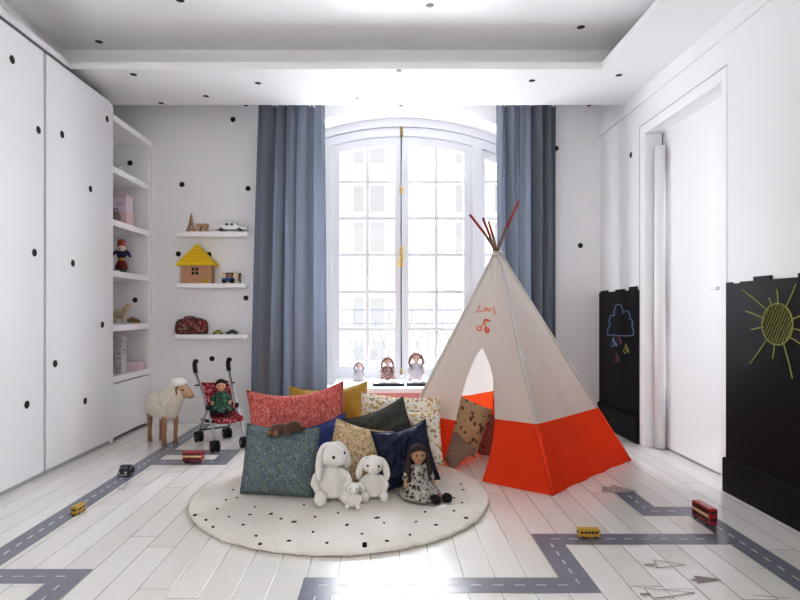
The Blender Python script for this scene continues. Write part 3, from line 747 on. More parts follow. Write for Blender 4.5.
# ================================================================== PLUSH ANIMALS
PLUSH = mat('white_plush', (.74,.725,.70), .95, bump=.5, bscale=140, sheen=.3, spec=.1)
EYE = mat('black_bead', (.01,.01,.01), .2)
PKN = mat('pale_pink_felt', (.70,.58,.55), .9)
def rabbit(label, loc, rz, H, head_yaw, kind, tilt=0):
    """seated rabbit, faces -Y, H = seated height"""
    r = thing('plush_rabbit', label, 'soft toy', loc, rz, 'white plush rabbits')
    b = MB(); Rh = Matrix.Rotation(math.radians(head_yaw), 3, 'Z') @ Matrix.Rotation(math.radians(tilt), 3, 'Y')
    def hd(x, y, z):   # head-local to thing
        return Rh @ Vector((x, y, z))+Vector((.0, -.05*H, .74*H))
    b.ell((0,.02*H,.24*H), (.27*H,.22*H,.27*H)); b.ell((0,0,.09*H), (.28*H,.24*H,.09*H)); b.ell((0,0,.44*H), (.17*H,.15*H,.15*H))
    b.ell(hd(0,0,0), (.250*H,.215*H,.195*H)); b.ell(hd(0,-.15*H,-.05*H), (.15*H,.12*H,.115*H)); b.ell(hd(0,.02*H,.09*H), (.19*H,.17*H,.14*H))
    for s in (-1, 1):
        b.tube([(s*.15*H,-.02*H,.48*H), (s*.26*H,-.07*H,.40*H), (s*.30*H,-.14*H,.29*H), (s*.25*H,-.20*H,.22*H)], [.060*H,.068*H,.070*H,.06*H], 12)
        b.ell((s*.25*H,-.21*H,.215*H), .066*H)
        b.tube([(s*.15*H,-.05*H,.10*H), (s*.19*H,-.25*H,.09*H), (s*.21*H,-.36*H,.10*H)], [.10*H,.090*H,.085*H], 14)
    b.build('body', PLUSH, r, voxel=H*.017, smit=3)
    for s in (-1, 1):
        f = MB()
        if kind == 'wide':
            f.tube([hd(s*.06*H,.02*H,.19*H), hd(s*.22*H,.0,.20*H), hd(s*.38*H,-.02*H,.12*H), hd(s*.45*H,-.03*H,.0*H), hd(s*.455*H,-.03*H,-.03*H)], [.04*H,.07*H,.075*H,.05*H,.02*H], 14)
        else:
            f.tube([hd(s*.09*H,.03*H,.185*H), hd(s*.22*H,.02*H,.15*H), hd(s*.29*H,.0*H,-.0*H), hd(s*.325*H,-.02*H,-.16*H), hd(s*.33*H,-.035*H,-.27*H), hd(s*.325*H,-.04*H,-.34*H)], [.03*H,.05*H,.06*H,.072*H,.055*H,.015*H], 14, flat=1.5)
        f.build('ear', PLUSH, r, smooth=True, subsurf=1)
        o = MB().ell((s*.215*H,-.40*H,.125*H), (.105*H,.10*H,.125*H), (-12,0,0)).build('foot', PLUSH, r, smooth=True)
        MB().ell(hd(s*.125*H,-.192*H,.035*H), (.024*H,.016*H,.028*H)).build('eye', EYE, r, smooth=True)
    MB().ell(hd(0,-.262*H,-.02*H), (.026*H,.018*H,.016*H)).build('nose', PKN, r, smooth=True)
    f = MB(); f.tube([hd(0,-.270*H,-.03*H), hd(0,-.272*H,-.065*H)], .004*H, 5); f.tube([hd(-.04*H,-.262*H,-.08*H), hd(0,-.272*H,-.065*H), hd(.04*H,-.262*H,-.08*H)], .004*H, 5)
    f.build('mouth', PKN, r)
    MB().ell((0,.24*H,.10*H), .07*H).build('tail', PLUSH, r, smooth=True)
    return r
rabbit('large white plush rabbit sitting in front of the grey green cushion', (-.300, 3.15, RT+.003), math.radians(12), .320, 38, 'long', -6)
rabbit('medium white plush rabbit sitting beside the navy cushion', (-.066, 3.17, RT+.003), math.radians(6), .238, -6, 'long', 3)
rabbit('tiny white plush rabbit sitting between two bigger rabbits', (-.166, 3.015, RT+.003), math.radians(-4), .128, 6, 'wide')

# brown plush dog lying on the grey cushion
BRN = mat('brown_plush', (.11,.062,.04), .95, bump=.5, bscale=120, sheen=.2)
BRN2 = mat('tan_plush', (.26,.16,.10), .95, bump=.5, bscale=120)
pb = pt(284, 428.5, 3.23)
r = thing('plush_dog', 'brown plush dog lying on top of the grey green cushion', 'soft toy', (pb.x, pb.y, pb.z))
b = MB(); b.ell((-.01,0,.0), (.075,.038,.030)); b.ell((.062,-.01,.014), (.042,.036,.034)); b.ell((.092,-.018,.002), (.026,.022,.020))
for x, y in ((-.065,-.03), (-.03,-.045), (.03,-.045), (-.07,.02)):
    b.tube([(x*.7,y*.4,0), (x,y,-.012), (x-.008,y-.012,-.018)], [.020,.018,.017], 10)
for s in (-1, 1): b.ell((.048,-.01+s*.033,.012), (.014,.009,.026))
b.build('body', BRN, r, voxel=.005, smit=4)
for x, y in ((-.075,-.045), (-.036,-.060)): MB().ell((x,y,-.017), (.016,.010,.015)).build('paw', BRN2, r, smooth=True)
MB().ell((.118,-.022,.004), (.006,.008,.006)).build('nose', EYE, r, smooth=True)
for s in (-1, 1): MB().ell((.090,-.012+s*.020,.026), .0045).build('eye', EYE, r, smooth=True)

# ================================================================== SHEEP
WOOL = mat('cream_wool', (.66,.62,.54), .95, bump=.9, bscale=55, sheen=.3, spec=.1, var=.08, vscale=20)
WOOLW = mat('white_wool', (.80,.78,.74), .95, bump=.9, bscale=60, spec=.1)
FACE = mat('sheep_face', (.50,.35,.24), .8); EARM = mat('sheep_ear', (.30,.19,.12), .8); HOOF = mat('sheep_leg', (.34,.20,.12), .6, var=.2, vscale=25)
sh = thing('toy_sheep', 'standing cream woolly toy sheep with wooden legs beside the cupboard', 'toy sheep', (-1.79, 4.60, .006), math.radians(-40))
b = MB(); b.ell((-.01,0,.305), (.165,.105,.118)); b.ell((.075,0,.30), (.10,.098,.125)); b.ell((-.09,0,.30), (.09,.10,.115))
b.tube([(.09,0,.33), (.14,.02,.40), (.18,.04,.455)], [.100,.086,.066], 16)
b.build('fleece', WOOL, sh, voxel=.010, smit=4)
h0 = Vector((.185,.045,.450)); dr = Vector((.66,.50,-.62)).normalized()
b = MB(); b.tube([h0-dr*.02, h0+dr*.03, h0+dr*.075, h0+dr*.095], [.052,.050,.038,.030], 16); b.ell(h0, .054); b.ell(h0+dr*.092, .031)
hd = b.build('head', FACE, sh, voxel=.006, smit=4)
sd = Vector((-dr.y, dr.x, 0)).normalized()
for s in (-1, 1):
    MB().tube([h0+sd*s*.042+Vector((0,0,.018)), h0+sd*s*.066-dr*.01+Vector((0,0,-.004)), h0+sd*s*.072-dr*.005+Vector((0,0,-.050))], [.012,.020,.008], 10, flat=.5).build('ear', EARM, sh, smooth=True)
    MB().ell(h0+dr*.045+sd*s*.043+Vector((0,0,.016)), .008).build('eye', EYE, sh, smooth=True)
MB().ell(h0+dr*.116+Vector((0,0,.004)), (.014,.018,.010)).build('nose', EARM, sh, smooth=True)
MB().ell(h0+Vector((-.012,-.008,.040)), (.066,.064,.042)).build('wool_cap', WOOLW, sh, smooth=True)
for x, y in ((.105,.048), (.105,-.048), (-.12,.050), (-.12,-.050)):
    f = MB().tube([(x,y,.25), (x+.004,y,.14), (x-.003,y,.08), (x,y,.03), (x+.004,y,.0)], [.024,.017,.015,.017,.021], 12)
    f.build('leg', HOOF, sh, smooth=True)
MB().tube([(-.165,0,.34), (-.185,0,.30), (-.18,0,.25)], [.022,.022,.012], 10).build('tail', WOOL, sh, smooth=True)

# ================================================================== DOLLS
def doll(label, loc, rz, H, dress, hairc, legs='out', hairstyle='braids', shoe=None, cap=None, skin=None, legdir=0, kind='rag_doll', bow=False):
    """seated rag doll facing -Y; H from seat to crown"""
    r = thing(kind, label, 'doll', loc, rz)
    skin = skin or SKIN
    b = MB(); hz = .80*H
    b.ell((0,0,hz), (.150*H,.135*H,.165*H)); b.tube([(0,0,.45*H), (0,0,.68*H)], [.10*H,.055*H], 12); b.ell((0,.02*H,.28*H), (.15*H,.12*H,.24*H)); b.ell((0,0,.10*H), (.17*H,.14*H,.10*H))
    la = math.radians(legdir)
    for s in (-1, 1):
        b.tube([(s*.10*H,0,.57*H), (s*.20*H,-.02*H,.45*H), (s*.25*H,-.08*H,.32*H), (s*.25*H,-.13*H,.22*H)], [.045*H,.048*H,.042*H,.040*H], 10)
        dx, dy = math.sin(la+s*(.09 if legdir else .16)), -math.cos(la+s*(.09 if legdir else .16))
        b.tube([(s*.07*H,-.02*H,.09*H), (s*.08*H+dx*.25*H,dy*.25*H,.08*H), (s*.08*H+dx*.47*H,dy*.47*H,.06*H)], [.07*H,.058*H,.05*H], 10)
    b.build('body', skin, r, voxel=H*.022, smit=4)
    prof = [(.34*H,.03*H),(.345*H,.07*H),(.27*H,.22*H),(.17*H,.42*H),(.13*H,.54*H),(.10*H,.60*H),(.06*H,.63*H)]
    f = MB(); n = 36; vs = []; fs = []
    for i, (rr, z) in enumerate(prof):
        for j in range(n):
            a = 2*PI*j/n; q = rr*(1+.07*math.sin(a*7)*(1-i/6))
            st = 1+.45*max(0, math.cos(a-(-PI/2+la)))*(1-i/6)**1.5
            vs.append((q*math.cos(a)*(st if legdir else 1), q*math.sin(a)*st*.92, max(z, .01)))
    for i in range(len(prof)-1):
        for j in range(n): fs.append((i*n+j, i*n+(j+1) % n, (i+1)*n+(j+1) % n, (i+1)*n+j))
    f.add(vs, fs); f.build('dress', dress, r, smooth=True, solid=.003)
    for s in (-1, 1):
        MB().tube([(s*.09*H,0,.59*H), (s*.20*H,-.02*H,.46*H), (s*.255*H,-.075*H,.34*H)], [.06*H,.075*H,.068*H], 12).build('sleeve', dress, r, smooth=True)
    f = MB(); f.ell((0,.025*H,hz+.025*H), (.165*H,.15*H,.165*H)); hair = MB()
    vs = []; n = 24; k = 10   # hair cap: open at the face
    for i in range(k+1):
        th = PI*.60*i/k
        for j in range(n):
            a = 2*PI*j/n; fr = max(0, -math.sin(a))
            t2 = th*(1-.42*fr)
            vs.append((.172*H*math.sin(t2)*math.cos(a), .158*H*math.sin(t2)*math.sin(a)+.008*H, hz+.012*H+.18*H*math.cos(t2)))
    fs = [(i*n+j, i*n+(j+1) % n, (i+1)*n+(j+1) % n, (i+1)*n+j) for i in range(k) for j in range(n)]
    hair.add(vs, fs)
    if hairstyle == 'braids':
        for s in (-1, 1):
            pts = [(s*.15*H,.02*H,hz+.02*H), (s*.19*H,-.01*H,hz-.12*H), (s*.20*H,-.05*H,hz-.28*H), (s*.19*H,-.08*H,hz-.42*H)]
            hair.tube(pts, [.05*H,.05*H,.055*H,.04*H], 10); hair.ell((s*.19*H,-.09*H,hz-.44*H), .055*H)
    elif hairstyle == 'loops':
        for s in (-1, 1):
            hair.tube([(s*(.14+.10*math.sin(PI*q/10))*H, -.01*H-.05*H*q/10, hz+.10*H-.48*H*q/10) for q in range(11)], .038*H, 8)
    hair.build('hair', hairc, r, smooth=True, solid=.002)
    for s in (-1, 1): MB().ell((s*.055*H,-.128*H,hz+.005*H), (.014*H,.008*H,.018*H)).build('eye', EYE, r)
    MB().ell((0,-.138*H,hz-.03*H), (.016*H,.012*H,.014*H)).build('nose', skin, r)
    MB().tube([(-.035*H,-.128*H,hz-.068*H), (0,-.136*H,hz-.078*H), (.035*H,-.128*H,hz-.068*H)], .006*H, 5).build('mouth', mat('mouth_red', (.40,.08,.07), .7), r)
    if shoe:
        for s in (-1, 1):
            dx, dy = math.sin(la+s*(.09 if legdir else .16)), -math.cos(la+s*(.09 if legdir else .16))
            MB().ell((s*.08*H+dx*.50*H, dy*.50*H, .075*H), (.085*H,.10*H,.085*H), (0,0,legdir)).build('shoe', shoe, r, smooth=True)
    if cap: MB().ell((0,.01*H,hz+.10*H), (.165*H,.155*H,.09*H)).build('cap', cap, r, smooth=True)
    return r
GFL = pattern('grey_floral_dress', (.38,.37,.35), [(.05,.05,.05),(.46,.44,.39),(.15,.13,.12),(.52,.49,.43),(.10,.06,.05),(.30,.27,.24)], 60, .5)
GRN = pattern('green_floral_dress', (.05,.12,.09), [(.10,.24,.17),(.02,.05,.04),(.30,.42,.34),(.05,.14,.10),(.14,.03,.03)], 70, .42)
DHAIR = mat('dark_brown_yarn', (.055,.035,.038), .85, bump=.5, bscale=90)
BHAIR = mat('mid_brown_yarn', (.20,.13,.11), .9, bump=.5, bscale=90)
BLKV = mat('black_velvet', (.012,.010,.014), .7)
doll('dark haired rag doll in a grey floral dress sitting on the rug', (.183, 3.15, RT+.004), math.radians(8), .298, GFL, DHAIR, shoe=BLKV, legdir=46, hairstyle='braids', skin=mat('tan_doll_skin', (.44,.27,.18), .85))
WD = mat('white_doll_dress', (.46,.45,.49), .9, bump=.3, bscale=60); CHK = pattern('brown_check_dress', (.30,.20,.19), [(.42,.26,.25),(.12,.08,.09),(.60,.52,.50),(.24,.14,.13)], 80, .45)
GHAIR = mat('grey_brown_yarn', (.27,.22,.22), .9, bump=.5, bscale=90); PALE = mat('pale_doll_skin', (.58,.42,.36), .85)
ZBN = .385
doll('small white dressed doll seated at the far end of the window bench', (pt(359,378,5.55).x, 5.53, ZBN), 0, .185, WD, GHAIR, hairstyle='loops', skin=PALE)
doll('rag doll in a brown checked dress seated beside the window bar', (pt(387.5,376,5.55).x, 5.53, ZBN), 0, .235, CHK, BHAIR, hairstyle='loops', skin=PALE)
doll('large rag doll with long loops of brown hair on the bench', (pt(416,376,5.55).x, 5.53, ZBN+.003), 0, .275, WD, BHAIR, hairstyle='loops', skin=PALE, shoe=mat('pink_shoe', (.66,.38,.36), .8))

# open books on the bench
PAGE = mat('book_paper', (.62,.62,.64), .8); COVR = mat('dark_blue_cover', (.03,.04,.07), .5)
def book(label, x, y, w, d, rz, pic):
    r = thing('open_book', label, 'book', (x, y, ZBN), rz, 'open books on the window bench')
    MB().box((-w/2-.006,-d/2-.004,.001), (w/2+.006,d/2+.004,.024)).build('cover', COVR, r)
    for s in (-1, 1):
        f = MB(); n = 10; vs = []
        for i in range(n+1):
            u = i/n; z = .025+.022*math.sin(PI*min(u*1.2+.08, 1))*(1-.35*u)
            for yy in (-d/2+.006, d/2-.006): vs.append((s*u*(w/2-.006), yy, z))
        base = len(vs)
        for i in range(n+1):
            for yy in (-d/2+.006, d/2-.006): vs.append((s*i/n*(w/2-.006), yy, .0242))
        fs = [(2*i, 2*i+1, 2*i+3, 2*i+2) for i in range(n)]+[(2*i, 2*i+2, base+2*i+2, base+2*i) for i in range(n)]+[(2*i+1, base+2*i+1, base+2*i+3, 2*i+3) for i in range(n)]
        fs.append((2*n, 2*n+1, base+2*n+1, base+2*n))
        f.add(vs, fs).build('pages', PAGE, r)
book('open picture book lying before the checked dress doll', pt(388,384,5.25).x, 5.20, .27, .16, math.radians(4), 0)
book('open picture book lying before the large rag doll', pt(417,384,5.25).x+.02, 5.22, .22, .16, math.radians(-3), 0)

# ================================================================== STROLLER
REDF = pattern('red_floral_seat', (.26,.03,.045), [(.34,.06,.08),(.50,.20,.22),(.10,.02,.03),(.56,.34,.34),(.20,.03,.05),(.42,.12,.14)], 48, .5)
st = thing('doll_stroller', 'toy doll stroller with red floral seat and black handles', 'toy stroller', (-1.303, 4.535, .0022), math.atan2(.57,.82))
hw = .117
for s in (-1, 1):
    MB().tube([(s*hw,-.20,.07), (s*hw,-.15,.16), (s*.122,.06,.40), (s*.138,.215,.565)], .0085, 10).build('push_tube', STEEL, st, smooth=True)
    MB().tube([(s*.138,.213,.56), (s*.139,.232,.60), (s*.139,.235,.635), (s*.139,.215,.655), (s*.139,.185,.655)], [.017,.018,.018,.018,.016], 12).build('handle', BLACKP, st, smooth=True)
    MB().tube([(s*hw,-.03,.30), (s*hw,.12,.16), (s*hw,.20,.06)], .0085, 10).build('rear_leg', STEEL, st, smooth=True)
    MB().box((s*hw-.012,-.045,.285), (s*hw+.012,-.01,.325)).build('joint', BLACKP, st, bevel=.004)
    MB().tube([(s*.135,.12,.47), (s*.16,.15,.465)], .006, 8).build('hood_clip', BLACKP, st)
    for y, z in ((-.20,.042), (.20,.042)):
        MB().tube([(s*hw,y,.03), (s*hw,y,.085)], .012, 8).build('fork', BLACKP, st)
        for q in (-1, 1):
            x = s*hw+q*.019
            o = MB().tube([(x-.011,y,z), (x+.011,y,z)], .042, 20).build('wheel', RUBBER, st, bevel=.004)
            MB().tube([(x-.012,y,z), (x+.012,y,z)], .018, 14).build('hub', mat('hub_grey', (.20,.20,.21), .5), o)
MB().tube([(-hw,.02,.19), (0,.08,.165), (hw,.14,.19)], .007, 8).build('cross_brace', BLACKP, st)
MB().tube([(-hw,.14,.19), (0,.08,.17), (hw,.02,.19)], .007, 8).build('cross_brace', BLACKP, st)
MB().tube([(-hw,-.10,.205), (hw,-.10,.205)], .008, 8).build('seat_bar', BLACKP, st)
MB().tube([(-hw,.17,.10), (hw,.17,.10)], .006, 8).build('axle', BLACKP, st)
f = MB(); prof = [(.165,.495),(.10,.40),(.03,.285),(-.03,.245),(-.10,.238),(-.17,.245),(-.185,.21)]; vs = []; n = 10
for y, z in prof:
    for j in range(n+1):
        u = -1+2*j/n; vs.append((u*.118, y-.0+.022*(1-u*u)*.8, z-.018*(1-u*u)))
fs = [(i*(n+1)+j, i*(n+1)+j+1, (i+1)*(n+1)+j+1, (i+1)*(n+1)+j) for i in range(len(prof)-1) for j in range(n)]
f.add(vs, fs).build('seat_cloth', REDF, st, smooth=True, solid=.008, subsurf=1)
dl = Matrix.Rotation(math.atan2(.57,.82), 4, 'Z') @ Vector((0,.005,0))
doll('doll in a green floral dress sitting in the toy stroller', (-1.303+dl.x, 4.535+dl.y, .262), math.radians(18), .262, GRN, mat('black_yarn', (.02,.014,.014), .9), hairstyle='none', shoe=BLKV)

# ================================================================== TOY VEHICLES
def vehicle_wheels(r, xs, hy, rad, wdt, m=RUBBER):
    for x in xs:
        for s in (-1, 1):
            w = MB().tube([(x, s*hy-wdt/2, rad), (x, s*hy+wdt/2, rad)], rad, 16).build('wheel', m, r)
            MB().tube([(x, s*hy-wdt/2-.0006, rad), (x, s*hy+wdt/2+.0006, rad)], rad*.5, 12).build('hubcap', mat('hubcap_metal', (.25,.25,.26), .4, metal=.6), w)
def bus(label, loc, rz, Lg, Wd, Ht, col, stripe, name='toy_bus', double=False, roofc=None, glass=(.04,.045,.05), grp=None):
    r = thing(name, label, 'toy bus', loc, rz, grp)
    rad = Ht*.14
    MB().box((-Lg/2,-Wd/2,rad*.7), (Lg/2,Wd/2,Ht)).build('body', col, r, bevel=min(Wd,Ht)*.16, seg=3, smooth=False)
    gm = mat('toy_glass', glass, .2)
    decks = ((.30,.46),(.70,.86)) if double else ((.52,.78),)
    n = 5
    for a, b in decks:
        for s in (-1, 1):
            for k in range(n):
                x0 = -Lg*.42+k*Lg*.84/n; x1 = x0+Lg*.84/n*.78
                MB().box((x0, s*Wd/2-.0008, Ht*a), (x1, s*Wd/2+.0008, Ht*b)).build('side_window', gm, r)
        for s in (-1, 1): MB().box((s*Lg/2-.0008,-Wd*.34,Ht*a), (s*Lg/2+.0008,Wd*.34,Ht*b)).build('end_window', gm, r)
    if stripe:
        for s in (-1, 1): MB().box((-Lg*.46, s*Wd/2-.001, Ht*.50), (Lg*.46, s*Wd/2+.001, Ht*.66)).build('side_stripe', stripe, r)
    if roofc: MB().box((-Lg*.44,-Wd*.40,Ht-.002), (Lg*.44,Wd*.40,Ht+.002)).build('roof', roofc, r, bevel=.0015)
    vehicle_wheels(r, (-Lg*.30, Lg*.30), Wd/2-.003, rad, .008)
    for s in (-1, 1): MB().ell((Lg/2, s*Wd*.33, Ht*.25), (.002,.004,.004)).build('headlight', mat('lamp_cream', (.8,.75,.5), .3), r, smooth=True)
    return r
REDV = mat('toy_red', (.33,.012,.02), .3, coat=.4); CREAM = mat('toy_cream', (.62,.50,.26), .5); YELV = mat('toy_yellow', (.50,.31,.045), .4); GRND = Vector((0,0,.0015))
p = fl(192.5, 463.2); bus('red toy bus with cream stripe parked sideways in front of the stroller', (p.x, p.y+.02, .0022), 0, .142, .05, .078, REDV, CREAM, double=True)
p = fl(704.5, 522); bus('red double decker toy bus beside the black chalkboard', (p.x-.0, p.y+.0, .0022), math.radians(93), .150, .045, .088, REDV, CREAM, double=True)
p = fl(77, 514); bus('small yellow toy van on the road near the wardrobe', (p.x, p.y+.015, .0022), math.radians(88), .088, .036, .042, YELV, None, 'toy_van')
p = fl(588, 537.3); bus('small yellow toy school bus on the road before the tepee', (p.x, p.y-.005, .0022), 0, .100, .036, .044, YELV, None, 'toy_school_bus')
def car(label, loc, rz, Lg, Wd, Ht, col, dark=(.03,.035,.04), rnd=True, name='toy_car', grp=None):
    r = thing(name, label, 'toy car', loc, rz, grp); rad = Ht*.20
    if rnd: prof = [(-.5,.22),(-.48,.42),(-.40,.56),(-.30,.66),(-.20,.88),(-.06,1.0),(.08,.98),(.18,.86),(.26,.64),(.38,.58),(.47,.44),(.5,.22)]
    else: prof = [(-.5,.22),(-.5,.5),(-.44,.58),(-.26,.60),(-.16,.95),(.12,1.0),(.26,.62),(.46,.54),(.5,.40),(.5,.22)]
    MB().prism([(x*Lg, z*Ht) for x, z in prof], 'y', -Wd/2, Wd/2).build('body', col, r, bevel=Wd*.12, seg=3)
    gm = mat('car_glass_'+name, dark, .2)
    for s in (-1, 1):
        for a, b in ((-.18,-.05),(-.02,.12)):
            MB().prism([(a*Lg,.62*Ht),(b*Lg,.62*Ht),((b-.02)*Lg,.86*Ht),((a+.03)*Lg,.86*Ht)], 'y', s*Wd/2-.0008, s*Wd/2+.0008).build('side_window', gm, r)
        MB().ell((.47*Lg, s*Wd*.32, .46*Ht), (.006*Lg/.1,.05*Wd*2,.10*Ht)).build('headlight', mat('lamp_white', (.75,.75,.72), .3), r, smooth=True)
    MB().box((.49*Lg,-Wd*.45,.2*Ht), (.53*Lg,Wd*.45,.30*Ht)).build('bumper', mat('toy_chrome', (.55,.55,.57), .3, metal=.8), r)
    MB().prism([(.155*Lg,.92*Ht),(.275*Lg,.66*Ht),(.265*Lg,.64*Ht),(.145*Lg,.90*Ht)], 'y', -Wd*.36, Wd*.36).build('windscreen', gm, r)
    vehicle_wheels(r, (-Lg*.30, Lg*.30), Wd/2-.002, rad, Wd*.14)
    return r
p = fl(124.5, 475.5); car('black toy car on the road beside the wardrobe', (p.x, p.y+.02, .0022), math.radians(-86), .135, .066, .062, mat('toy_black', (.012,.013,.018), .25, coat=.5), dark=(.10,.11,.13))

# ================================================================== THINGS ON THE WALL SHELVES
TWD = mat('toy_wood', (.52,.35,.23), .6, var=.12, vscale=30); YELR = mat('roof_yellow', (.72,.50,.012), .5)
x = pt(191.5,231,5.34).x
t_ = thing('tower_model', 'small wooden lattice tower model on the top shelf', 'model tower', (x, 5.33, ZA))
f = MB()
for sx in (-1, 1):
    for sy in (-1, 1):
        f.tube([(sx*.034,sy*.034,0), (sx*.026,sy*.026,.03), (sx*.017,sy*.017,.06), (sx*.009,sy*.009,.10), (sx*.003,sy*.003,.165)], [.008,.007,.006,.005,.003], 6)
f.build('lattice_leg', TWD, t_)
f = MB().box((-.030,-.030,.034), (.030,.030,.041)); f.box((-.018,-.018,.066), (.018,.018,.072)); f.build('deck', TWD, t_)
MB().lathe([(.010,.07),(.006,.11),(.003,.16),(.001,.185)], n=8).build('spire', TWD, t_)
for s in (-1, 1): MB().tube([(-.026*math.cos(a), s*.028, .028*math.sin(a)) for a in [PI*q/8 for q in range(9)]], .003, 6).build('base_arch', TWD, t_)
x = pt(202.5,231,5.34).x
t_ = thing('arch_model', 'small wooden arch model beside the tower model', 'model arch', (x, 5.33, ZA))
f = MB(); po = [(-.05,0),(-.018,0)]+[(-.018*math.cos(a), .030+.018*math.sin(a)) for a in [PI*q/8 for q in range(9)]]+[(.018,0),(.05,0),(.05,.066),(-.05,.066)]
f.prism(po, 'y', -.022, .022).build('arch_block', TWD, t_, bevel=.002)
MB().box((-.055,-.026,.066), (.055,.026,.078)).build('attic', TWD, t_, bevel=.002)
MB().box((-.053,-.024,.050), (.053,.024,.054)).build('cornice', TWD, t_)
car('white toy car with black wheels on the top shelf', (pt(231.5,232,5.33).x, 5.33, ZA), 0, .275, .10, .092, mat('toy_white', (.80,.82,.79), .3, coat=.4), name='toy_car', dark=(.08,.09,.09))
# house
x = pt(198.3,283,5.34).x
t_ = thing('toy_house', 'wooden toy house with yellow roof on the middle shelf', 'toy house', (x, 5.325, ZB))
w0, h0_ = .140, .176
MB().box((-w0,-.06,0), (w0,.06,h0_)).build('walls', mat('house_wood', (.50,.30,.19), .6, var=.12, vscale=25), t_, bevel=.003)
RY = YELR; f = MB(); ov = .178
rp = [(-ov,-.085,h0_), (ov,-.085,h0_), (ov,.07,h0_), (-ov,.07,h0_), (0,-.03,h0_+.192), (0,.03,h0_+.192)]
f.add(rp, [(0,3,2,1), (0,1,4), (1,2,5,4), (2,3,5), (3,0,4,5)]); f.box((-ov,-.085,h0_-.012), (ov,.07,h0_))
rf = f.build('roof', RY, t_)
RL = mat('roof_line', (.50,.33,.008), .6)
f = MB()
for k in range(1, 6):
    q = k/6; zz = h0_+.192*q; xw = ov*(1-q); yy = -.085+.055*q
    f.box((-xw,yy-.0012,zz-.0015), (xw,yy+.001,zz+.0015))
f.build('roof_boards', RL, rf)
for dx in (-1, 1):
    for dz in (-1, 1): MB().box((dx*.018-.006-.013,-.062,.112+dz*.018-.014), (dx*.018-.006+.013,-.058,.112+dz*.018+.014)).build('window_pane', mat('house_dark', (.03,.02,.02), .5), t_)
MB().prism([(.060,.0),(.110,.0),(.110,.03)]+[(.085+.025*math.cos(a), .03+.025*math.sin(a)) for a in [PI*q/8 for q in range(1, 8)]]+[(.060,.03)], 'y', -.0625, -.058).build('door', mat('house_door', (.50,.33,.06), .6), t_)
# tractor block and little post
x = pt(229.5,283,5.33).x
t_ = thing('picture_block', 'cream toy block with a blue tractor beside the toy house', 'toy block', (x, 5.32, ZB))
MB().box((-.066,-.012,0), (.082,.012,.105)).build('panel', mat('block_cream', (.66,.56,.42), .7), t_, bevel=.003)
f = MB().box((-.060,-.030,.018), (.056,-.014,.048)); f.box((-.02,-.028,.045), (.042,-.014,.052)); f.build('tractor_body', mat('tractor_blue', (.02,.13,.36), .4), t_, bevel=.004)
f = MB()
for a in (-.018, .034): f.box((a-.004,-.028,.05), (a+.004,-.014,.088))
f.box((-.026,-.03,.086), (.044,-.013,.096)); f.build('cab', mat('tractor_dark', (.06,.03,.03), .5), t_)
for a, rr in ((-.04,.018), (.034,.022)): MB().tube([(a,-.036,rr), (a,-.026,rr)], rr, 16).build('wheel', RUBBER, t_)
MB().box((-.014,-.026,.06), (.03,-.015,.08)).build('cab_window', mat('cab_red', (.40,.18,.15), .5), t_)
x = pt(240.2,283,5.33).x
t_ = thing('toy_signal', 'small dark toy signal post at the shelf end', 'toy signal', (x, 5.315, ZB))
MB().lathe([(.014,0),(.014,.006),(.004,.008),(.004,.05),(.004,.09)], n=12).build('post', mat('post_brown', (.14,.07,.05), .6), t_)
for z, m in ((.03, (.10,.14,.08)), (.055, (.30,.08,.05)), (.085, (.08,.10,.08))): MB().ell((0,0,z), (.013,.013,.013)).build('lamp', mat('sig%.3f' % z, m, .5), t_, smooth=True)
# floral bag
BAG = pattern('red_floral_bag', (.13,.06,.06), [(.30,.05,.06),(.06,.07,.06),(.36,.22,.19),(.22,.03,.05),(.12,.14,.11),(.38,.10,.10),(.28,.20,.18)], 48, .6)
x = pt(192,334,5.33).x
t_ = thing('floral_bag', 'red floral fabric bag on the lowest shelf', 'bag', (x, 5.325, ZCc))
f = MB(); po = [(-.138,0),(.138,0),(.143,.06),(.135,.115),(.11,.135),(.0,.148),(-.10,.142),(-.135,.12),(-.143,.06)]
f.prism(po, 'y', -.055, .055).build('bag_body', BAG, t_, bevel=.018, seg=3)
MB().tube([(-.07,-.02,.135), (-.06,-.02,.158), (-.02,-.02,.165), (.03,-.02,.160), (.045,-.02,.138)], .006, 8).build('handle', BAG, t_, smooth=True)
MB().tube([(-.13,-.0,.128), (-.06,0,.149), (.0,0,.152), (.08,0,.146), (.13,0,.125)], .004, 6).build('zip', mat('zip_brown', (.12,.05,.05), .6), t_)
car('small lime green toy car beside the floral bag', (pt(218.5,334,5.33).x, 5.32, ZCc), 0, .10, .045, .042, mat('toy_lime', (.38,.42,.08), .4), name='toy_car', rnd=False)
car('small navy toy car at the end of the lowest shelf', (pt(232.5,334,5.33).x, 5.32, ZCc), 0, .118, .045, .042, mat('toy_navy', (.015,.022,.055), .3), name='toy_car', rnd=False)

# ================================================================== THINGS IN THE SHELF UNIT
def inshelf(px, y): return (px-CX)*y/F
# top: glass jar
t_ = thing('glass_jar', 'small pale glass jar on the highest unit shelf', 'jar', (inshelf(119,5.0), 5.0, SH[0]+SG))
MB().lathe([(.030,0),(.034,.005),(.034,.05),(.024,.062),(.024,.070)], n=20).build('jar_body', mat('pale_glass', (.66,.72,.68), .15), t_, smooth=False)
MB().lathe([(.027,.070),(.027,.082)], n=20).build('lid', mat('jar_lid', (.7,.72,.70), .3), t_)
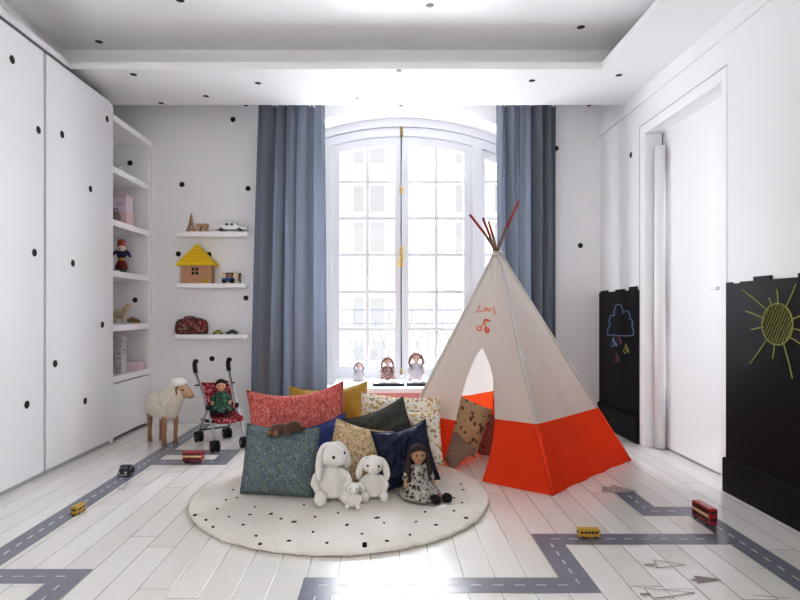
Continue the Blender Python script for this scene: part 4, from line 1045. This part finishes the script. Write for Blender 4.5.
# second: two boxes and grey bag
LIL = mat('lilac_box', (.68,.60,.66), .7); PBX = mat('pink_box', (.68,.52,.54), .7)
xq = inshelf(123,5.0)
t_ = thing('gift_box', 'pale pink lidded box under the lilac box', 'box', (xq-.03, 5.06, SH[1]+SG))
MB().box((-.07,-.07,0), (.065,.07,.095)).build('box_base', PBX, t_, bevel=.002); MB().box((-.075,-.075,.095), (.07,.075,.118)).build('lid', PBX, t_, bevel=.002)
t_ = thing('gift_box', 'pale lilac box stacked on the pink box', 'box', (xq-.03, 5.06, SH[1]+SG+.119))
MB().box((-.07,-.07,0), (.06,.07,.13)).build('box_base', LIL, t_, bevel=.002); MB().box((-.074,-.074,.13), (.064,.074,.15)).build('lid', LIL, t_, bevel=.002)
MB().box((-.03,-.0712,.05), (.03,-.070,.085)).build('box_print', mat('print_grey', (.52,.46,.54), .7), t_)
t_ = thing('doll_bag', 'grey brown little bag in front of the pink box', 'bag', (inshelf(117,4.88), 4.86, SH[1]+SG))
MB().ell((0,0,.05), (.04,.03,.05)).build('bag_body', mat('bag_taupe', (.24,.20,.18), .8, bump=.4), t_, smooth=True)
MB().tube([(-.02,0,.09), (-.015,0,.12), (.015,0,.12), (.02,0,.09)], .004, 6).build('strap', BLACKP, t_)
MB().ell((.01,-.025,.01), (.025,.015,.010)).build('bag_foot', BLACKP, t_, smooth=True)
# third: jointed wooden figure
t_ = thing('painted_figure', 'painted wooden bird figure with red cap and navy wings', 'toy figure', (inshelf(121.6,5.02), 5.02, SH[2]+SG))
FR = mat('fig_red', (.40,.09,.035), .4); FD = mat('fig_maroon', (.16,.018,.016), .4); FN = mat('fig_navy', (.018,.025,.09), .4); FY = mat('fig_yellow', (.42,.25,.05), .4); FG = mat('fig_green', (.03,.12,.07), .4); FW = mat('fig_white', (.74,.66,.66), .5)
MB().lathe([(.02,.205),(.032,.215),(.035,.245),(.030,.272),(.034,.276),(.026,.295),(.006,.300)], n=16).build('cap', FR, t_)
MB().ell((.006,-.012,.215), (.032,.032,.034)).build('head', FW, t_, smooth=True)
MB().lathe([(.030,.135),(.040,.15),(.042,.18),(.025,.20)], n=16).build('chest', FN, t_)
MB().lathe([(.026,.105),(.030,.11),(.030,.135),(.026,.14)], n=16).build('waist', FY, t_)
MB().lathe([(.052,.032),(.054,.05),(.046,.08),(.030,.108)], n=16).build('skirt', FD, t_)
for s, a in ((-1,.05), (1,.0)):
    MB().tube([(s*.034,-.01,.195), (s*.060,-.012,.175), (s*.085,-.014,.140)], [.016,.019,.010], 10, flat=.6).build('wing', FN, t_, smooth=True)
    MB().ell((s*.026,-.018,.016), (.027,.036,.016)).build('foot', FG if s > 0 else FW, t_, smooth=True)
MB().tube([(.0,-.04,.212), (.0,-.058,.206)], [.008,.002], 8).build('beak', FY, t_)
# fourth: cream plush pony and brown wedge
t_ = thing('plush_pony', 'cream plush pony standing on the fourth unit shelf', 'soft toy', (inshelf(121.5,5.0)-.005, 5.0, SH[3]+SG))
CRM = mat('cream_plush', (.50,.42,.31), .95, bump=.5, bscale=90)
b = MB(); b.ell((-.015,0,.085), (.062,.032,.038)); b.tube([(.03,0,.09), (.05,0,.13), (.06,0,.16)], [.028,.022,.020], 12); b.ell((.075,-.005,.160), (.034,.020,.020))
for x in (-.055, .028):
    for y in (-.018, .018): b.tube([(x,y,.08), (x,y,.012)], [.017,.014], 10)
for s in (-1, 1): b.ell((.055,s*.014,.185), (.006,.005,.014))
b.build('body', CRM, t_, voxel=.005, smit=3)
MB().tube([(.038,0,.175), (.022,0,.14), (.012,0,.115)], .010, 8).build('mane', mat('mane_white', (.72,.68,.60), .9), t_, smooth=True)
MB().ell((.085,-.022,.165), .004).build('eye', EYE, t_)
t_ = thing('toy_lizard', 'brown carved toy lying beside the cream pony', 'toy', (inshelf(134,5.20)+.0, 5.20, SH[3]+SG))
BTN = mat('brown_carving', (.28,.19,.10), .7)
b = MB(); b.tube([(-.055,0,.022), (-.02,0,.034), (.02,0,.026), (.06,0,.014)], [.016,.026,.020,.008], 12)
for x in (-.03, .02):
    for s in (-1, 1): b.tube([(x,s*.012,.018), (x+.004,s*.034,.007)], [.009,.007], 8)
b.build('body', BTN, t_, voxel=.004, smit=3)
MB().ell((-.062,0,.026), (.016,.013,.013)).build('head', BTN, t_, smooth=True)
for s in (-1, 1): MB().ell((-.070,s*.010,.034), .003).build('eye', EYE, t_)
# fifth: grey floral box, pink flat box
GBX = pattern('grey_floral_box', (.50,.49,.50), [(.34,.33,.34),(.58,.57,.58),(.28,.25,.22),(.62,.60,.60)], 40, .42)
t_ = thing('floral_box', 'tall grey floral box on the bottom unit shelf', 'box', (inshelf(117.5,4.93), 4.95, SH[4]+SG))
MB().box((-.06,-.05,0), (.048,.05,.27)).build('box_base', GBX, t_, bevel=.003); MB().box((-.064,-.054,.27), (.052,.054,.32)).build('lid', GBX, t_, bevel=.003)
t_ = thing('flat_box', 'flat pink box beside the tall grey floral box', 'box', (inshelf(131.5,5.17), 5.17, SH[4]+SG))
MB().box((-.085,-.07,0), (.09,.07,.060)).build('box_base', PBX, t_, bevel=.002); MB().box((-.089,-.074,.050), (.094,.074,.072)).build('lid', mat('pink_lid', (.68,.58,.62), .7), t_, bevel=.002)

# ================================================================== LIGHT, CAMERA
wd_ = bpy.data.worlds.new('sky'); bpy.context.scene.world = wd_; wd_.use_nodes = True
N = wd_.node_tree.nodes; L = wd_.node_tree.links; bg = N['Background']
tc = N.new('ShaderNodeTexCoord'); sp_ = N.new('ShaderNodeSeparateXYZ'); L.new(tc.outputs['Generated'], sp_.inputs[0])
mr = N.new('ShaderNodeMapRange'); mr.inputs['From Min'].default_value = -.3; mr.inputs['From Max'].default_value = .4
mr.inputs['To Min'].default_value = 1.7; mr.inputs['To Max'].default_value = 16
L.new(sp_.outputs[1], mr.inputs['Value']); L.new(mr.outputs[0], bg.inputs['Strength'])
mc_ = N.new('ShaderNodeMix'); mc_.data_type = 'RGBA'; mf = N.new('ShaderNodeMapRange'); mf.inputs['From Min'].default_value = -.3; mf.inputs['From Max'].default_value = .4
L.new(sp_.outputs[1], mf.inputs['Value']); L.new(mf.outputs[0], mc_.inputs[0])
mc_.inputs[6].default_value = (1.0, .965, .925, 1); mc_.inputs[7].default_value = (.945, .975, 1.02, 1)
L.new(mc_.outputs[2], bg.inputs['Color'])

cam = bpy.data.cameras.new('camera'); co = bpy.data.objects.new('camera', cam); C.objects.link(co)
co.location = (0, 0, HC); co.rotation_euler = (PI/2, 0, 0)
cam.sensor_width = 36; cam.lens = F*36/800; cam.shift_x = 15/800; cam.shift_y = 9/800; cam.clip_end = 200
sc = bpy.context.scene; sc.camera = co
sc.view_settings.view_transform = 'Standard'; sc.view_settings.exposure = .36
vs_ = sc.view_settings; vs_.use_curve_mapping = True
cm = vs_.curve_mapping; cv = cm.curves[3]
for a, b in ((.04,.022), (.20,.175), (.50,.55)): cv.points.new(a, b)
cm.update()
sc.cycles.use_denoising = True; sc.cycles.max_bounces = 10; sc.cycles.diffuse_bounces = 7; sc.cycles.transparent_max_bounces = 12
sc.cycles.sample_clamp_indirect = 8
